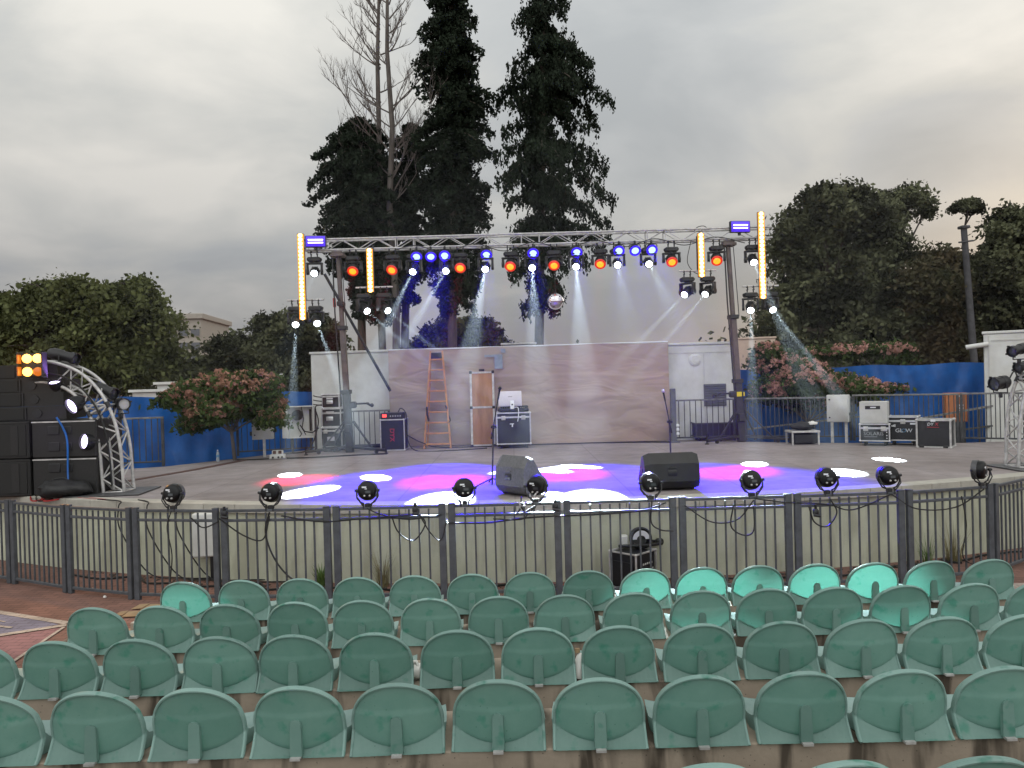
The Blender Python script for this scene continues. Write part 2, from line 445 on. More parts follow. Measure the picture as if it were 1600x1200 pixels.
class MB:
    def __init__(self):
        self.v, self.f = [], []

    def add(self, verts, faces):
        o = len(self.v)
        self.v += [tuple(p) for p in verts]
        self.f += [[i + o for i in q] for q in faces]
        return self

    def box(self, c, s, rot=None, bev=0.0):
        c = V(c); r = rotm(rot); h = [x / 2 for x in s]
        b = bev
        if b <= 0:
            b = min(s) * .02
        fx = [min(.45, b / x) for x in h]
        vs, fs = _bevbox(*fx)
        return self.add([c + r @ V((p[0] * h[0], p[1] * h[1], p[2] * h[2])) for p in vs], fs)

    def bar(self, p0, p1, w, h=None, up=None, bev=0.0):
        p0, p1 = V(p0), V(p1)
        d = p1 - p0
        return self.box((p0 + p1) / 2, (w, h or w, d.length), frame_of(d, up), bev)

    def cyl(self, p0, p1, r0, r1=None, n=12, cap=True):
        p0, p1 = V(p0), V(p1)
        r1 = r0 if r1 is None else r1
        m = frame_of(p1 - p0)
        vs = []
        for p, r in ((p0, r0), (p1, r1)):
            for k in range(n):
                a = 2 * math.pi * k / n
                vs.append(p + m @ V((r * math.cos(a), r * math.sin(a), 0)))
        fs = [[k, (k + 1) % n, n + (k + 1) % n, n + k] for k in range(n)]
        if cap:
            fs += [list(range(n - 1, -1, -1)), list(range(n, 2 * n))]
        return self.add(vs, fs)

    def tube(self, pts, r, n=6, taper=None):
        pts = [V(p) for p in pts]
        if len(pts) < 2:
            return self
        vs, fs = [], []
        t0 = (pts[1] - pts[0]).normalized()
        m = frame_of(t0)
        x = m.col[0].copy()
        for i, p in enumerate(pts):
            t = (pts[min(i + 1, len(pts) - 1)] - pts[max(i - 1, 0)])
            if t.length < 1e-9:
                t = t0
            t.normalize(); t0 = t
            x = (x - t * x.dot(t))
            if x.length < 1e-6:
                x = frame_of(t).col[0].copy()
            x.normalize()
            y = t.cross(x)
            rr = r if taper is None else r + (taper - r) * i / (len(pts) - 1)
            for k in range(n):
                a = 2 * math.pi * k / n
                vs.append(p + (x * math.cos(a) + y * math.sin(a)) * rr)
        for i in range(len(pts) - 1):
            for k in range(n):
                fs.append([i * n + k, i * n + (k + 1) % n, (i + 1) * n + (k + 1) % n, (i + 1) * n + k])
        fs += [list(range(n - 1, -1, -1)), list(range((len(pts) - 1) * n, len(pts) * n))]
        return self.add(vs, fs)

    def lathe(self, prof, n=20, c=(0, 0, 0), rot=None):
        """profile of (r, z) turned about local Z"""
        c = V(c); m = rotm(rot)
        vs, fs = [], []
        for (r, z) in prof:
            for k in range(n):
                a = 2 * math.pi * k / n
                vs.append(c + m @ V((r * math.cos(a), r * math.sin(a), z)))
        for i in range(len(prof) - 1):
            for k in range(n):
                fs.append([i * n + k, i * n + (k + 1) % n, (i + 1) * n + (k + 1) % n, (i + 1) * n + k])
        if prof[0][0] > 1e-6:
            fs.append(list(range(n - 1, -1, -1)))
        if prof[-1][0] > 1e-6:
            fs.append(list(range((len(prof) - 1) * n, len(prof) * n)))
        return self.add(vs, fs)

    def sphere(self, c, r, n=12, sq=(1, 1, 1)):
        c = V(c)
        vs, fs = [], []
        k2 = n // 2
        for i in range(k2 + 1):
            th = math.pi * i / k2
            for k in range(n):
                a = 2 * math.pi * k / n
                vs.append(c + V((r * sq[0] * math.sin(th) * math.cos(a), r * sq[1] * math.sin(th) * math.sin(a), r * sq[2] * math.cos(th))))
        for i in range(k2):
            for k in range(n):
                fs.append([i * n + k, (i + 1) * n + k, (i + 1) * n + (k + 1) % n, i * n + (k + 1) % n])
        return self.add(vs, fs)

    def grid(self, fn, nu, nv):
        vs = [fn(i / nu, j / nv) for j in range(nv + 1) for i in range(nu + 1)]
        fs = [[j * (nu + 1) + i, j * (nu + 1) + i + 1, (j + 1) * (nu + 1) + i + 1, (j + 1) * (nu + 1) + i] for j in range(nv) for i in range(nu)]
        return self.add(vs, fs)

    def prism(self, poly, d, c=(0, 0, 0), rot=None, inset=0.0):
        """polygon of local (y, z) extruded along local x from -d/2 to d/2, ends shrunk by inset over 12 percent"""
        c = V(c); m = rotm(rot)
        n = len(poly)
        cy, cz = sum(p[0] for p in poly) / n, sum(p[1] for p in poly) / n
        rings = [(-d / 2, 1 - inset), (-d / 2 + .1 * d, 1), (d / 2 - .1 * d, 1), (d / 2, 1 - inset)] if inset else [(-d / 2, 1), (d / 2, 1)]
        vs, fs = [], []
        for (x, s) in rings:
            for (y, z) in poly:
                vs.append(c + m @ V((x, cy + (y - cy) * s, cz + (z - cz) * s)))
        for i in range(len(rings) - 1):
            for k in range(n):
                fs.append([i * n + k, i * n + (k + 1) % n, (i + 1) * n + (k + 1) % n, (i + 1) * n + k])
        fs += [list(range(n - 1, -1, -1)), list(range((len(rings) - 1) * n, len(rings) * n))]
        return self.add(vs, fs)

    def build(self, name, m, parent=None, world=False, smooth=35, fix=True):
        vs = self.v
        if world and parent is not None:
            inv = TM[parent.name].inverted()
            vs = [tuple(inv @ V(p)) for p in vs]
        me = bpy.data.meshes.new(name)
        me.from_pydata(vs, [], self.f)
        if fix:
            bm = bmesh.new(); bm.from_mesh(me)
            bmesh.ops.recalc_face_normals(bm, faces=bm.faces)
            bm.to_mesh(me); bm.free()
        if smooth:
            me.polygons.foreach_set('use_smooth', [True] * len(me.polygons))
            me.set_sharp_from_angle(angle=R(smooth))
        o = bpy.data.objects.new(name, me)
        if isinstance(m, str):
            m = M[m]
        me.materials.append(m)
        col.objects.link(o)
        if parent is not None:
            o.parent = parent
            TM[o.name] = TM[parent.name]
        else:
            TM[o.name] = Matrix.Identity(4)
        return o


TM = {}


def tag(o, label=None, cat=None, group=None, kind=None):
    if label: o['label'] = label
    if cat: o['category'] = cat
    if group: o['group'] = group
    if kind: o['kind'] = kind
    return o


def thing(name, label, cat, loc=(0, 0, 0), rz=0.0, group=None):
    o = bpy.data.objects.new(name, None)
    o.empty_display_size = .2
    col.objects.link(o)
    o.location = loc
    o.rotation_euler = (0, 0, rz)
    TM[o.name] = Matrix.Translation(V(loc)) @ Matrix.Rotation(rz, 4, 'Z')
    return tag(o, label, cat, group)


def copy_tree(o, parent=None):
    c = o.copy()
    col.objects.link(c)
    if parent is not None:
        c.parent = parent
    for ch in list(o.children):
        copy_tree(ch, c)
    return c


def place(o, loc, rz=0.0, label=None):
    o.location = loc; o.rotation_euler = (0, 0, rz)
    TM[o.name] = Matrix.Translation(V(loc)) @ Matrix.Rotation(rz, 4, 'Z')
    if label: o['label'] = label
    return o


def text_part(s, size, m, parent, loc, rot=(R(90), 0, 0), name='lettering', depth=.002, align='CENTER', shear=0, sx=1.0):
    c = bpy.data.curves.new('t', 'FONT')
    c.body = s; c.size = size; c.align_x = align; c.align_y = 'CENTER'; c.extrude = depth; c.shear = shear; c.resolution_u = 2
    o = bpy.data.objects.new('t', c); col.objects.link(o)
    dg = bpy.context.evaluated_depsgraph_get()
    me = bpy.data.meshes.new_from_object(o.evaluated_get(dg))
    bpy.data.objects.remove(o); bpy.data.curves.remove(c)
    mx = Matrix.Translation(V(loc)) @ Euler(rot).to_matrix().to_4x4() @ Matrix.Diagonal((sx, 1, 1, 1))
    me.transform(mx)
    me.materials.clear(); me.materials.append(M[m])
    o = bpy.data.objects.new(name, me); col.objects.link(o); o.parent = parent
    TM[o.name] = TM[parent.name]
    return o


def quads_mesh(name, centers, ax, ay, m, parent):
    """many small leaf quads from numpy arrays"""
    n = len(centers)
    v = np.empty((n, 4, 3), np.float32)
    v[:, 0] = centers - ax - ay * .6
    v[:, 1] = centers + ax * .25 - ay
    v[:, 2] = centers + ax + ay * .6
    v[:, 3] = centers - ax * .25 + ay
    me = bpy.data.meshes.new(name)
    me.vertices.add(n * 4); me.vertices.foreach_set('co', v.reshape(-1))
    me.loops.add(n * 4); me.loops.foreach_set('vertex_index', np.arange(n * 4, dtype=np.int32))
    me.polygons.add(n)
    me.polygons.foreach_set('loop_start', np.arange(0, n * 4, 4, dtype=np.int32))
    me.polygons.foreach_set('loop_total', np.full(n, 4, np.int32))
    me.update(calc_edges=True)
    me.materials.append(M[m])
    o = bpy.data.objects.new(name, me); col.objects.link(o); o.parent = parent
    TM[o.name] = TM[parent.name] if parent else Matrix.Identity(4)
    return o


def unit(n):
    a = RNG.normal(size=(n, 3))
    return a / np.linalg.norm(a, axis=1, keepdims=True)


ORD = ['first', 'second', 'third', 'fourth', 'fifth', 'sixth', 'seventh', 'eighth', 'ninth', 'tenth', 'eleventh', 'twelfth',
       'thirteenth', 'fourteenth', 'fifteenth', 'sixteenth', 'seventeenth']

# ------------------------------------------------------------------ sky, sun, render settings
SUN_EL, SUN_AZ = R(9), R(38)       # low sun behind cloud, ahead and to the right
w = bpy.data.worlds.new('World'); scene.world = w; w.use_nodes = True


def build_sky():
    nt = w.node_tree; N, L = nt.nodes, nt.links
    bg = N['Background']
    tc = N.new('ShaderNodeTexCoord')
    sp = N.new('ShaderNodeSeparateXYZ'); L.new(tc.outputs['Generated'], sp.inputs[0])

    def math_(op, a, b=None, clamp=False):
        n = N.new('ShaderNodeMath'); n.operation = op; n.use_clamp = clamp
        for i, x in enumerate((a, b)):
            if x is None: continue
            if isinstance(x, (int, float)): n.inputs[i].default_value = x
            else: L.new(x, n.inputs[i])
        return n.outputs[0]

    den = math_('ADD', math_('MAXIMUM', sp.outputs['Z'], 0.0), .34)
    cx, cy = math_('DIVIDE', sp.outputs['X'], den), math_('DIVIDE', sp.outputs['Y'], den)
    cb = N.new('ShaderNodeCombineXYZ'); L.new(cx, cb.inputs[0]); L.new(cy, cb.inputs[1])
    mp = N.new('ShaderNodeMapping'); mp.inputs['Location'].default_value = (3.1, 1.7, 0); mp.inputs['Rotation'].default_value = (0, 0, R(-28))
    mp.inputs['Scale'].default_value = (1.0, 1.25, 1)
    L.new(cb.outputs[0], mp.inputs['Vector'])
    n1 = N.new('ShaderNodeTexNoise'); n1.inputs['Scale'].default_value = 2.1; n1.inputs['Detail'].default_value = 9; n1.inputs['Roughness'].default_value = .52
    n1.inputs['Distortion'].default_value = .35
    L.new(mp.outputs[0], n1.inputs['Vector'])
    # height gradient of the overcast layer
    zr = N.new('ShaderNodeValToRGB')
    e = zr.color_ramp.elements
    e[0].position = 0.0; e[0].color = (.245, .250, .262, 1)
    e[1].position = .62; e[1].color = (.66, .665, .645, 1)
    for p, c in ((.06, (.270, .266, .282)), (.14, (.355, .352, .358)), (.20, (.43, .43, .428)), (.25, (.475, .475, .468)), (.42, (.61, .615, .60))):
        x = e.new(p); x.color = (*c, 1)
    L.new(sp.outputs['Z'], zr.inputs['Fac'])
    cr = N.new('ShaderNodeValToRGB')
    e = cr.color_ramp.elements
    e[0].position = .30; e[0].color = (.76, .785, .815, 1)
    e[1].position = .74; e[1].color = (1.36, 1.31, 1.24, 1)
    x = e.new(.45); x.color = (.90, .915, .935, 1)
    x = e.new(.56); x.color = (1.06, 1.05, 1.02, 1)
    # broad lobes: where the cloud is thin (light) or thick (dark)
    fac = n1.outputs['Fac']

    def lobe(px, py, width, amt):
        nonlocal fac
        d = ray(px, py).normalized()
        dt = N.new('ShaderNodeVectorMath'); dt.operation = 'DOT_PRODUCT'; dt.inputs[1].default_value = d
        L.new(tc.outputs['Generated'], dt.inputs[0])
        ang = math_('SUBTRACT', 1.0, dt.outputs['Value'])
        g = math_('POWER', 2.718, math_('MULTIPLY', ang, -1.0 / (width * width / 2)))
        fac = math_('ADD', fac, math_('MULTIPLY', g, amt * 1.35))

    for a in ((310, 275, .10, .10), (1290, 165, .09, .08), (1420, 110, .09, .07), (1560, 70, .08, .06), (1130, 300, .08, .05),
              (1100, 170, .05, .06), (1430, 235, .12, -.09), (1040, 480, .11, -.13), (880, 480, .10, -.10), (1190, 520, .12, -.08), (120, 330, .20, .06), (40, 160, .15, .03), (1010, 60, .12, -.05), (1060, 235, .06, -.05), (120, 60, .15, .05), (330, 400, .10, -.02)):
        lobe(*a)
    L.new(fac, cr.inputs['Fac'])
    mx = N.new('ShaderNodeMixRGB'); mx.blend_type = 'MULTIPLY'; mx.inputs['Fac'].default_value = 1
    L.new(zr.outputs['Color'], mx.inputs['Color1']); L.new(cr.outputs['Color'], mx.inputs['Color2'])
    sk = N.new('ShaderNodeTexSky'); sk.sky_type = 'NISHITA'; sk.sun_disc = False
    sk.sun_elevation = SUN_EL; sk.sun_rotation = SUN_AZ
    sc = N.new('ShaderNodeMixRGB'); sc.blend_type = 'MULTIPLY'; sc.inputs['Fac'].default_value = 1
    sc.inputs['Color2'].default_value = (.08, .08, .08, 1)
    L.new(sk.outputs[0], sc.inputs['Color1'])
    m2 = N.new('ShaderNodeMixRGB'); m2.inputs['Fac'].default_value = .90
    L.new(sc.outputs[0], m2.inputs['Color1']); L.new(mx.outputs[0], m2.inputs['Color2'])
    # added fill: unseen sky overhead and behind the audience brightened for seats and wall
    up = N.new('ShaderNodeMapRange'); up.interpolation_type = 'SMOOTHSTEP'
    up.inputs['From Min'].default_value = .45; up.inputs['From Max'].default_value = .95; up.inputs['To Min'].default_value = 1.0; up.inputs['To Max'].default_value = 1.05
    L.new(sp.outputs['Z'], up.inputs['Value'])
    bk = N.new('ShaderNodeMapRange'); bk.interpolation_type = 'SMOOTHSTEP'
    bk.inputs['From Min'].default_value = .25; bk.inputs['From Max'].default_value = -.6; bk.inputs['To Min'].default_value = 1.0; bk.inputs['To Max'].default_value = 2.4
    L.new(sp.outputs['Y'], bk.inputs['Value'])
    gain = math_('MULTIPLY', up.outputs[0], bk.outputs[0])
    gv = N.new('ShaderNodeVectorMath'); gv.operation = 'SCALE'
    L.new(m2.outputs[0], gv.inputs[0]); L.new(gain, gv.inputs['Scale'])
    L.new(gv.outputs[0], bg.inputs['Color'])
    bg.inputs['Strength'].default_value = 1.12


build_sky()
sl = bpy.data.lights.new('sun', 'SUN'); sl.energy = .35; sl.angle = R(25); sl.color = (1.0, .93, .82)
so = bpy.data.objects.new('sun', sl); col.objects.link(so)
sd = V((math.sin(SUN_AZ) * math.cos(SUN_EL), math.cos(SUN_AZ) * math.cos(SUN_EL), math.sin(SUN_EL)))
so.rotation_euler = (-sd).to_track_quat('-Z', 'Y').to_euler()
vs = scene.view_settings
vs.view_transform = 'Standard'; vs.look = 'None'; vs.exposure = 0.07; vs.gamma = 1; vs.use_curve_mapping = False
cy = scene.cycles
cy.use_denoising = True
cy.max_bounces = 6; cy.diffuse_bounces = 3; cy.glossy_bounces = 3; cy.transmission_bounces = 4; cy.volume_bounces = 0; cy.transparent_max_bounces = 6
cy.sample_clamp_indirect = 3.0; cy.sample_clamp_direct = 0
cy.use_light_tree = True
cy.caustics_reflective = False; cy.caustics_refractive = False

# ------------------------------------------------------------------ ground, plaza, stage
g = MB()
g.grid(lambda a, b: (-400 + 800 * a, -20 + 900 * b, 0), 8, 8)
tag(g.build('ground', 'brick', smooth=0), kind='structure')


def sheet(pts, z, m, name='paving_inlay'):
    b = MB(); b.add([(p.x, p.y, z) for p in pts], [list(range(len(pts)))])
    return tag(b.build(name, m, smooth=0), kind='structure')


def gp(px, py):
    return S(px, py, 0)


# coloured paving court on the plaza: blue field and pink field framed by cream bands
A, B, C, D_ = gp(-60, 945), gp(104, 976), gp(-60, 1020), gp(-60, 1075)
E_ = gp(8, 1044)
sheet([gp(-260, 1035), gp(-60, 1006), gp(95, 981), gp(40, 1022), gp(-10, 1056), gp(-260, 1120)], .004, 'inpink')
sheet([gp(-260, 925), gp(-60, 944), gp(92, 976), gp(-60, 1004), gp(-260, 1040)], .004, 'inblue')


def band(p, q, wd, z=.008):
    d = (q - p).normalized(); n = V((-d.y, d.x, 0)) * wd / 2
    sheet([p - n, q - n, q + n, p + n], z, 'incream')


band(gp(-260, 916), gp(106, 974.5), .10)
band(gp(-260, 1033), gp(104, 977.5), .10, .010)
band(gp(100, 981), gp(-12, 1057), .04, .012)
band(gp(-30, 976), gp(18, 982), .05, .012)
band(gp(-30, 966), gp(8, 973), .025, .012)

# stage outline
SCX, SR, SF = .8, 20.0, 10.35


def front_y(x):
    return SF + SR - math.sqrt(SR * SR - (x - SCX) ** 2)


front = [V((-11 + .5 * i, front_y(-11 + .5 * i), 0)) for i in range(48)]
backp = [V((13, 15.6, 0)), S(1600, 689), S(1500, 692), S(1300, 692), S(1160, 690), V((5.4, 20.6, 0)), V((-4.6, 20.6, 0)), S(500, 701), S(372, 716), S(258, 729), S(165, 735), V((-11.5, 15.4, 0))]
outline = front + backp
stage = thing('stage', 'wide concrete stage with a curved front wall behind the picket fence', 'stage', (0, 14, 0))
b = MB()
n = len(outline)
b.add([(p.x, p.y, ST) for p in outline], [list(range(n))])
b.build('deck', 'deck', stage, world=True, smooth=0)
b = MB()
for i in range(len(front) - 1):
    p, q = front[i], front[i + 1]
    nn = V((0, .06, 0))
    b.add([(p.x, p.y + .06, 0), (q.x, q.y + .06, 0), (q.x, q.y + .06, ST - .11), (p.x, p.y + .06, ST - .11)], [[0, 1, 2, 3]])
for i in range(len(backp) - 1):
    p, q = backp[i], backp[i + 1]
    b.add([(p.x, p.y, 0), (q.x, q.y, 0), (q.x, q.y, ST - .004), (p.x, p.y, ST - .004)], [[0, 1, 2, 3]])
b.build('wall', 'stagewall', stage, world=True, smooth=30)
b = MB()
sec = [(0, -.115), (0, .003), (.015, .008), (.28, .008), (.28, -.115)]
for i in range(len(front) - 1):
    p, q = front[i], front[i + 1]
    d = (q - p); L_ = d.length; d.normalize(); nr = V((-d.y, d.x, 0))
    p2, q2 = p + d * .004, q - d * .004
    vsx = [V((e.x, e.y, ST)) + nr * s[0] + V((0, 0, s[1])) for e in (p2, q2) for s in sec]
    k = len(sec)
    b.add(vsx, [[j, (j + 1) % k, k + (j + 1) % k, k + j] for j in range(k)] + [list(range(k)), list(range(2 * k - 1, k - 1, -1))])
b.build('coping', 'coping', stage, world=True, smooth=0)
# rusty channel strip across the deck, beside the water bottle
b = MB()
pts = [S(150, 762), S(205, 751), S(300, 735), S(388, 718)]
for p, q in zip(pts, pts[1:]):
    b.bar(p + V((0, 0, .006)), q + V((0, 0, .006)), .16, .012, up=(0, 0, 1))
tag(b.build('drain_channel', 'strip'), 'rusty brown channel strip running across the stage deck to the blue tarp', 'channel')

# ------------------------------------------------------------------ seating terraces and seats
ROWS = [   # distance of the seat backs, bench top, foot floor, centre px of the seats, spacing m
    dict(D=6.74, zt=.725, zf=.30, x0=-3.42, x1=5.6),
    dict(D=5.74, zt=.805, zf=.38, x0=-3.62, x1=5.6),
    dict(D=4.72, zt=.895, zf=.46, x0=-4.2, x1=5.0),
    dict(D=3.77, zt=.955, zf=.53, x0=-4.4, x1=4.6),
    dict(D=2.79, zt=1.015, zf=.60, x0=-3.5, x1=3.9)]
rowname = ['row beside the fence', 'second row behind the fence', 'third row behind the fence', 'fourth row behind the fence', 'fifth row behind the fence']
for i, r in enumerate(ROWS):
    nxt = ROWS[i + 1]['D'] + .44 if i < 4 else -1.0
    t = thing('concrete_bench', 'stained concrete bench step carrying the mint seats of the ' + rowname[i], 'bench step', (0, r['D'], 0), group='concrete bench steps')
    b = MB(); xc, wd = (r['x0'] + r['x1']) / 2, r['x1'] - r['x0']
    b.box((xc, .236, r['zt'] / 2), (wd, .472, r['zt']), bev=.006)
    b.build('bench_block', 'tier', t)
    if i < 4:
        f = MB()
        d0, d1 = nxt, r['D'] - .012
        f.box((xc - (0 if i else 0), (d0 + d1) / 2 - r['D'], (r['zf'] - .004) / 2), (wd - .05, d1 - d0, r['zf'] - .004), bev=.01)
        f.build('foot_ledge', 'tier', t)


def make_seat():
    t = thing('stadium_seat', 'x', 'seat', (0, 0, 0), group='mint green stadium seats')
    H, W = .355, .222

    def hw(v):
        if v < .36:
            return W * (1.0 + .02 * (1 - v / .36))
        q = (v - .36) / .64
        return W * max(0.0, 1 - q ** 2.25) ** .5

    TC = .30

    def surf(u, t_):
        crease = .315 - .235 * (1 - u * u)
        if t_ <= TC:
            vv = crease * t_ / TC
        else:
            q = (t_ - TC) / (1 - TC)
            vv = crease + (1 - crease) * (1 - (1 - q) ** 1.7)
        x = hw(vv) * u
        un = u * hw(vv) / W
        y = .055 * un * un - .075 * vv ** 1.15                # curls round the sitter, leans back
        if t_ < TC - .001:
            g_ = t_ / TC                                      # skirt: tucked under the crease, flaring to a straight foot
            y = y * g_ + (-.034) * (1 - g_) + .007 * min(1, g_ * 6)
            y -= .0016 * (1 if int((un + 1) * 15) % 2 else 0)
        y -= .005 * min(1, max(0, (.60 - vv) / .025))         # slight step across the back
        return (x, y + .02, vv * H)

    def vmap(t_):
        return t_

    b = MB(); b.grid(lambda a, c: surf(-1 + 2 * a, c), 44, 40)
    b.build('backrest', 'seat', t, smooth=50, fix=False)
    # rolled lip round the edge
    b = MB(); N_ = 40
    left = [surf(-1, vmap(k / N_)) for k in range(N_ + 1)]
    right = [surf(1, vmap(k / N_)) for k in range(N_ + 1)]
    pth = left + right[::-1][1:]
    for dy, rr in ((0.0, .0075), (.010, .0085), (.021, .0075)):
        b.tube([(x * 1.0, y + dy, z) for (x, y, z) in pth], rr, 6)
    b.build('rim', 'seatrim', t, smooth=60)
    # pan
    def pan(a, c):
        u = -1 + 2 * a
        wdt = .205 + .03 * min(1, c * 4) - .02 * c * c
        z = .045 + .035 * abs(u) ** 3 * (1 - .4 * c) - .022 * (1 - u * u) * (1 - abs(2 * c - 1)) - .03 * max(0, c - .85) ** 2 * 40 * .15
        k_ = max(0, .13 - c) / .13
        z = z * (1 - k_) + ((.315 - .235 * (1 - u * u)) * H + .014) * k_
        return (u * wdt, .405 * c + (1 - c) * (.055 * u * u + .030), z)
    b = MB(); b.grid(pan, 24, 24)
    nu, nv = 24, 24
    edge = [(i, 0) for i in range(nu + 1)] + [(nu, j) for j in range(1, nv + 1)] + [(i, nv) for i in range(nu - 1, -1, -1)] + [(0, j) for j in range(nv - 1, 0, -1)]
    ring = [pan(i / nu, j / nv) for i, j in edge]
    k = len(ring)
    b.add(ring + [(x * .96, y, .002) for (x, y, z) in ring], [[i, (i + 1) % k, k + (i + 1) % k, k + i] for i in range(k)])
    b.build('seat_pan', 'seatfade_sheen', t, smooth=40)
    # central stay with rounded head, lying on the back of the shell
    b = MB()
    pr = []
    for kk in range(9):
        a = math.pi * kk / 8
        pr.append((.027 * math.cos(a), .165 + .027 * math.sin(a)))
    pr += [(-.030, .012), (.030, .012)]
    yb = lambda z: -.075 * (z / H) ** 1.15 + .02 - (.044 * max(0, (.06 - z) / .06)) - .010
    fr = [(x, yb(z) - .004, z) for (x, z) in pr]; bk = [(x * 1.08, yb(z) + .016, z) for (x, z) in pr]
    kk = len(pr)
    b.add(fr + bk, [list(range(kk))] + [[i, (i + 1) % kk, kk + (i + 1) % kk, kk + i] for i in range(kk)])
    b.build('stay', 'seatmid', t, smooth=40)
    b = MB(); b.box((0, -.034, .006), (.05, .035, .012))
    b.build('foot_plate', 'alud', t)
    return t


seat0 = make_seat()
used = False
SEATPX = [
    [287, 378, 470, 559, 648, 738, 828, 920, 1010, 1098, 1187, 1276, 1366, 1457, 1548],
    [147, 251, 356, 462, 566, 672, 779, 883, 991, 1097, 1201, 1305, 1411, 1519, 1626],
    [-40, 87, 213, 340, 459, 586, 714, 841, 968, 1096, 1223, 1350, 1476, 1602],
    [-14, 145, 305, 464, 620, 778, 937, 1096, 1257, 1413, 1570],
    [1112, 1327, 1542]]
seatpos = {}
for i, r in enumerate(ROWS):
    for k, px in enumerate(SEATPX[i]):
        o = copy_tree(seat0) if used else seat0
        used = True
        p = XZ(px, r['D'], r['zt'] + .15)
        pos = V((p.x, r['D'] + random.uniform(-.008, .008), r['zt'] + .001))
        place(o, pos, R(random.uniform(-2.2, 2.2)))
        seatpos[(i, k)] = pos
        end = 'brick plaza end' if i < 4 else 'middle of the bench'
        nm = rowname[i]
        if i == 0 and (k == 0 or 8 <= k <= 12):
            lab = f'mint seat glowing turquoise, {ORD[k]} from the {end}, {nm}' if True else f'mint seat lit bright turquoise, {ORD[k]} from the {end} in the {nm}'
        elif i == 0:
            lab = f'weathered mint seat, {ORD[k]} from the {end} in the {nm}'
        elif i == 4:
            lab = f'mint seat showing only its rounded top edge, {ORD[k]} from the {end}'
        else:
            lab = f'weathered mint seat, {ORD[k]} from the {end} in the {nm}'
        o['label'] = lab

# ------------------------------------------------------------------ picket fence panels
FH = 1.21


def make_panel(L, nb):
    t = thing('fence_panel', 'x', 'fence panel', group='grey picket fence panels in front of the stage')
    h = L / 2
    for s in (-1, 1):
        b = MB(); b.box((s * (h - .043), 0, FH / 2), (.085, .06, FH), bev=.006)
        b.box((s * (h - .043), 0, FH + .004), (.089, .064, .010), bev=.004)
        b.build('post', 'fence', t)
    i = h - .086
    for nm, z, hh in (('top_rail', FH - .03, .035), ('middle_rail', FH - .155, .035), ('bottom_rail', .075, .04)):
        b = MB(); b.box((0, 0, z), (2 * i, .038, hh), bev=.005); b.build(nm, 'fence', t)
    me = None
    for k in range(nb):
        x = -i + 2 * i * (k + 1) / (nb + 1)
        if me is None:
            b = MB(); b.box((0, 0, (FH - .055 + .06) / 2), (.022, .022, FH - .115), bev=.003)
            o = b.build('bar', 'fence', t); me = o.data
        else:
            o = bpy.data.objects.new('bar', me); col.objects.link(o); o.parent = t
        o.location = (x, 0, 0)
    return t


FP = [(-75, 11.75), (18, 11.15), (105, 10.55), (208, 10.12), (345, 9.87), (520, 9.76), (700, 9.75), (880, 9.75), (1060, 9.75), (1240, 9.76), (1416, 9.8), (1553, 10.1), (1626, 10.95), (1690, 11.9)]
flab = ['outermost grey fence panel cut by the picture edge, below the stacked subwoofers', 'grey fence panel at an angle below the stacked subwoofers', 'grey fence panel below the foot of the curved truss and its black base plate',
        'grey fence panel beside the cardboard with one stage lamp clamped above', 'grey fence panel in front of the white wall box with cable loops',
        'grey fence panel in front of the green weed at the wall foot', 'grey fence panel in front of the dry grass tuft', 'grey fence panel below the tilted grey monitor wedge with a clamp cluster on its rail',
        'grey fence panel in front of the flight case with a lamp on it', 'grey fence panel beside the flight case with one lamp above, lit green', 'grey fence panel with a black plug box hanging on looped cable',
        'grey fence panel with the brown soil patch behind and a tilted lamp on top', 'grey fence panel turning away beside the last tilted lamp', 'outermost dark fence panel turning away at the picture edge']
panels = []
fpt = [XZ(px, D, FH / 2) for px, D in FP]
p0 = make_panel(1.40, 9)
for i in range(len(fpt) - 1):
    a, c = fpt[i].copy(), fpt[i + 1].copy(); a.z = c.z = 0
    d = c - a
    o = p0 if i == 0 else copy_tree(p0)
    o['label'] = flab[i]
    place(o, (a + c) / 2, math.atan2(d.y, d.x))
    o.scale = ((d.length - .035) / 1.40, 1, 1)
    panels.append((a, c))


def fence_at(px):
    """point on the fence's top rail in column px"""
    for (q0, q1), (a, c) in zip(zip(FP, FP[1:]), panels):
        if q0[0] <= px <= q1[0]:
            lo, hi = 0.0, 1.0
            for _ in range(30):
                m_ = (lo + hi) / 2
                e = a.lerp(c, m_); x = XZ(px, e.y, FH).x
                if e.x < x: lo = m_
                else: hi = m_
            e = a.lerp(c, lo); dd = (c - a).normalized()
            return V((e.x, e.y, FH)), dd

# ------------------------------------------------------------------ goal-post truss and towers
TY = 18.9
TZ = 6.16                                   # centre of the truss
xL, xR = XZ(478, TY, TZ).x, XZ(1203, TY, TZ).x
TB = TZ - .145                              # underside


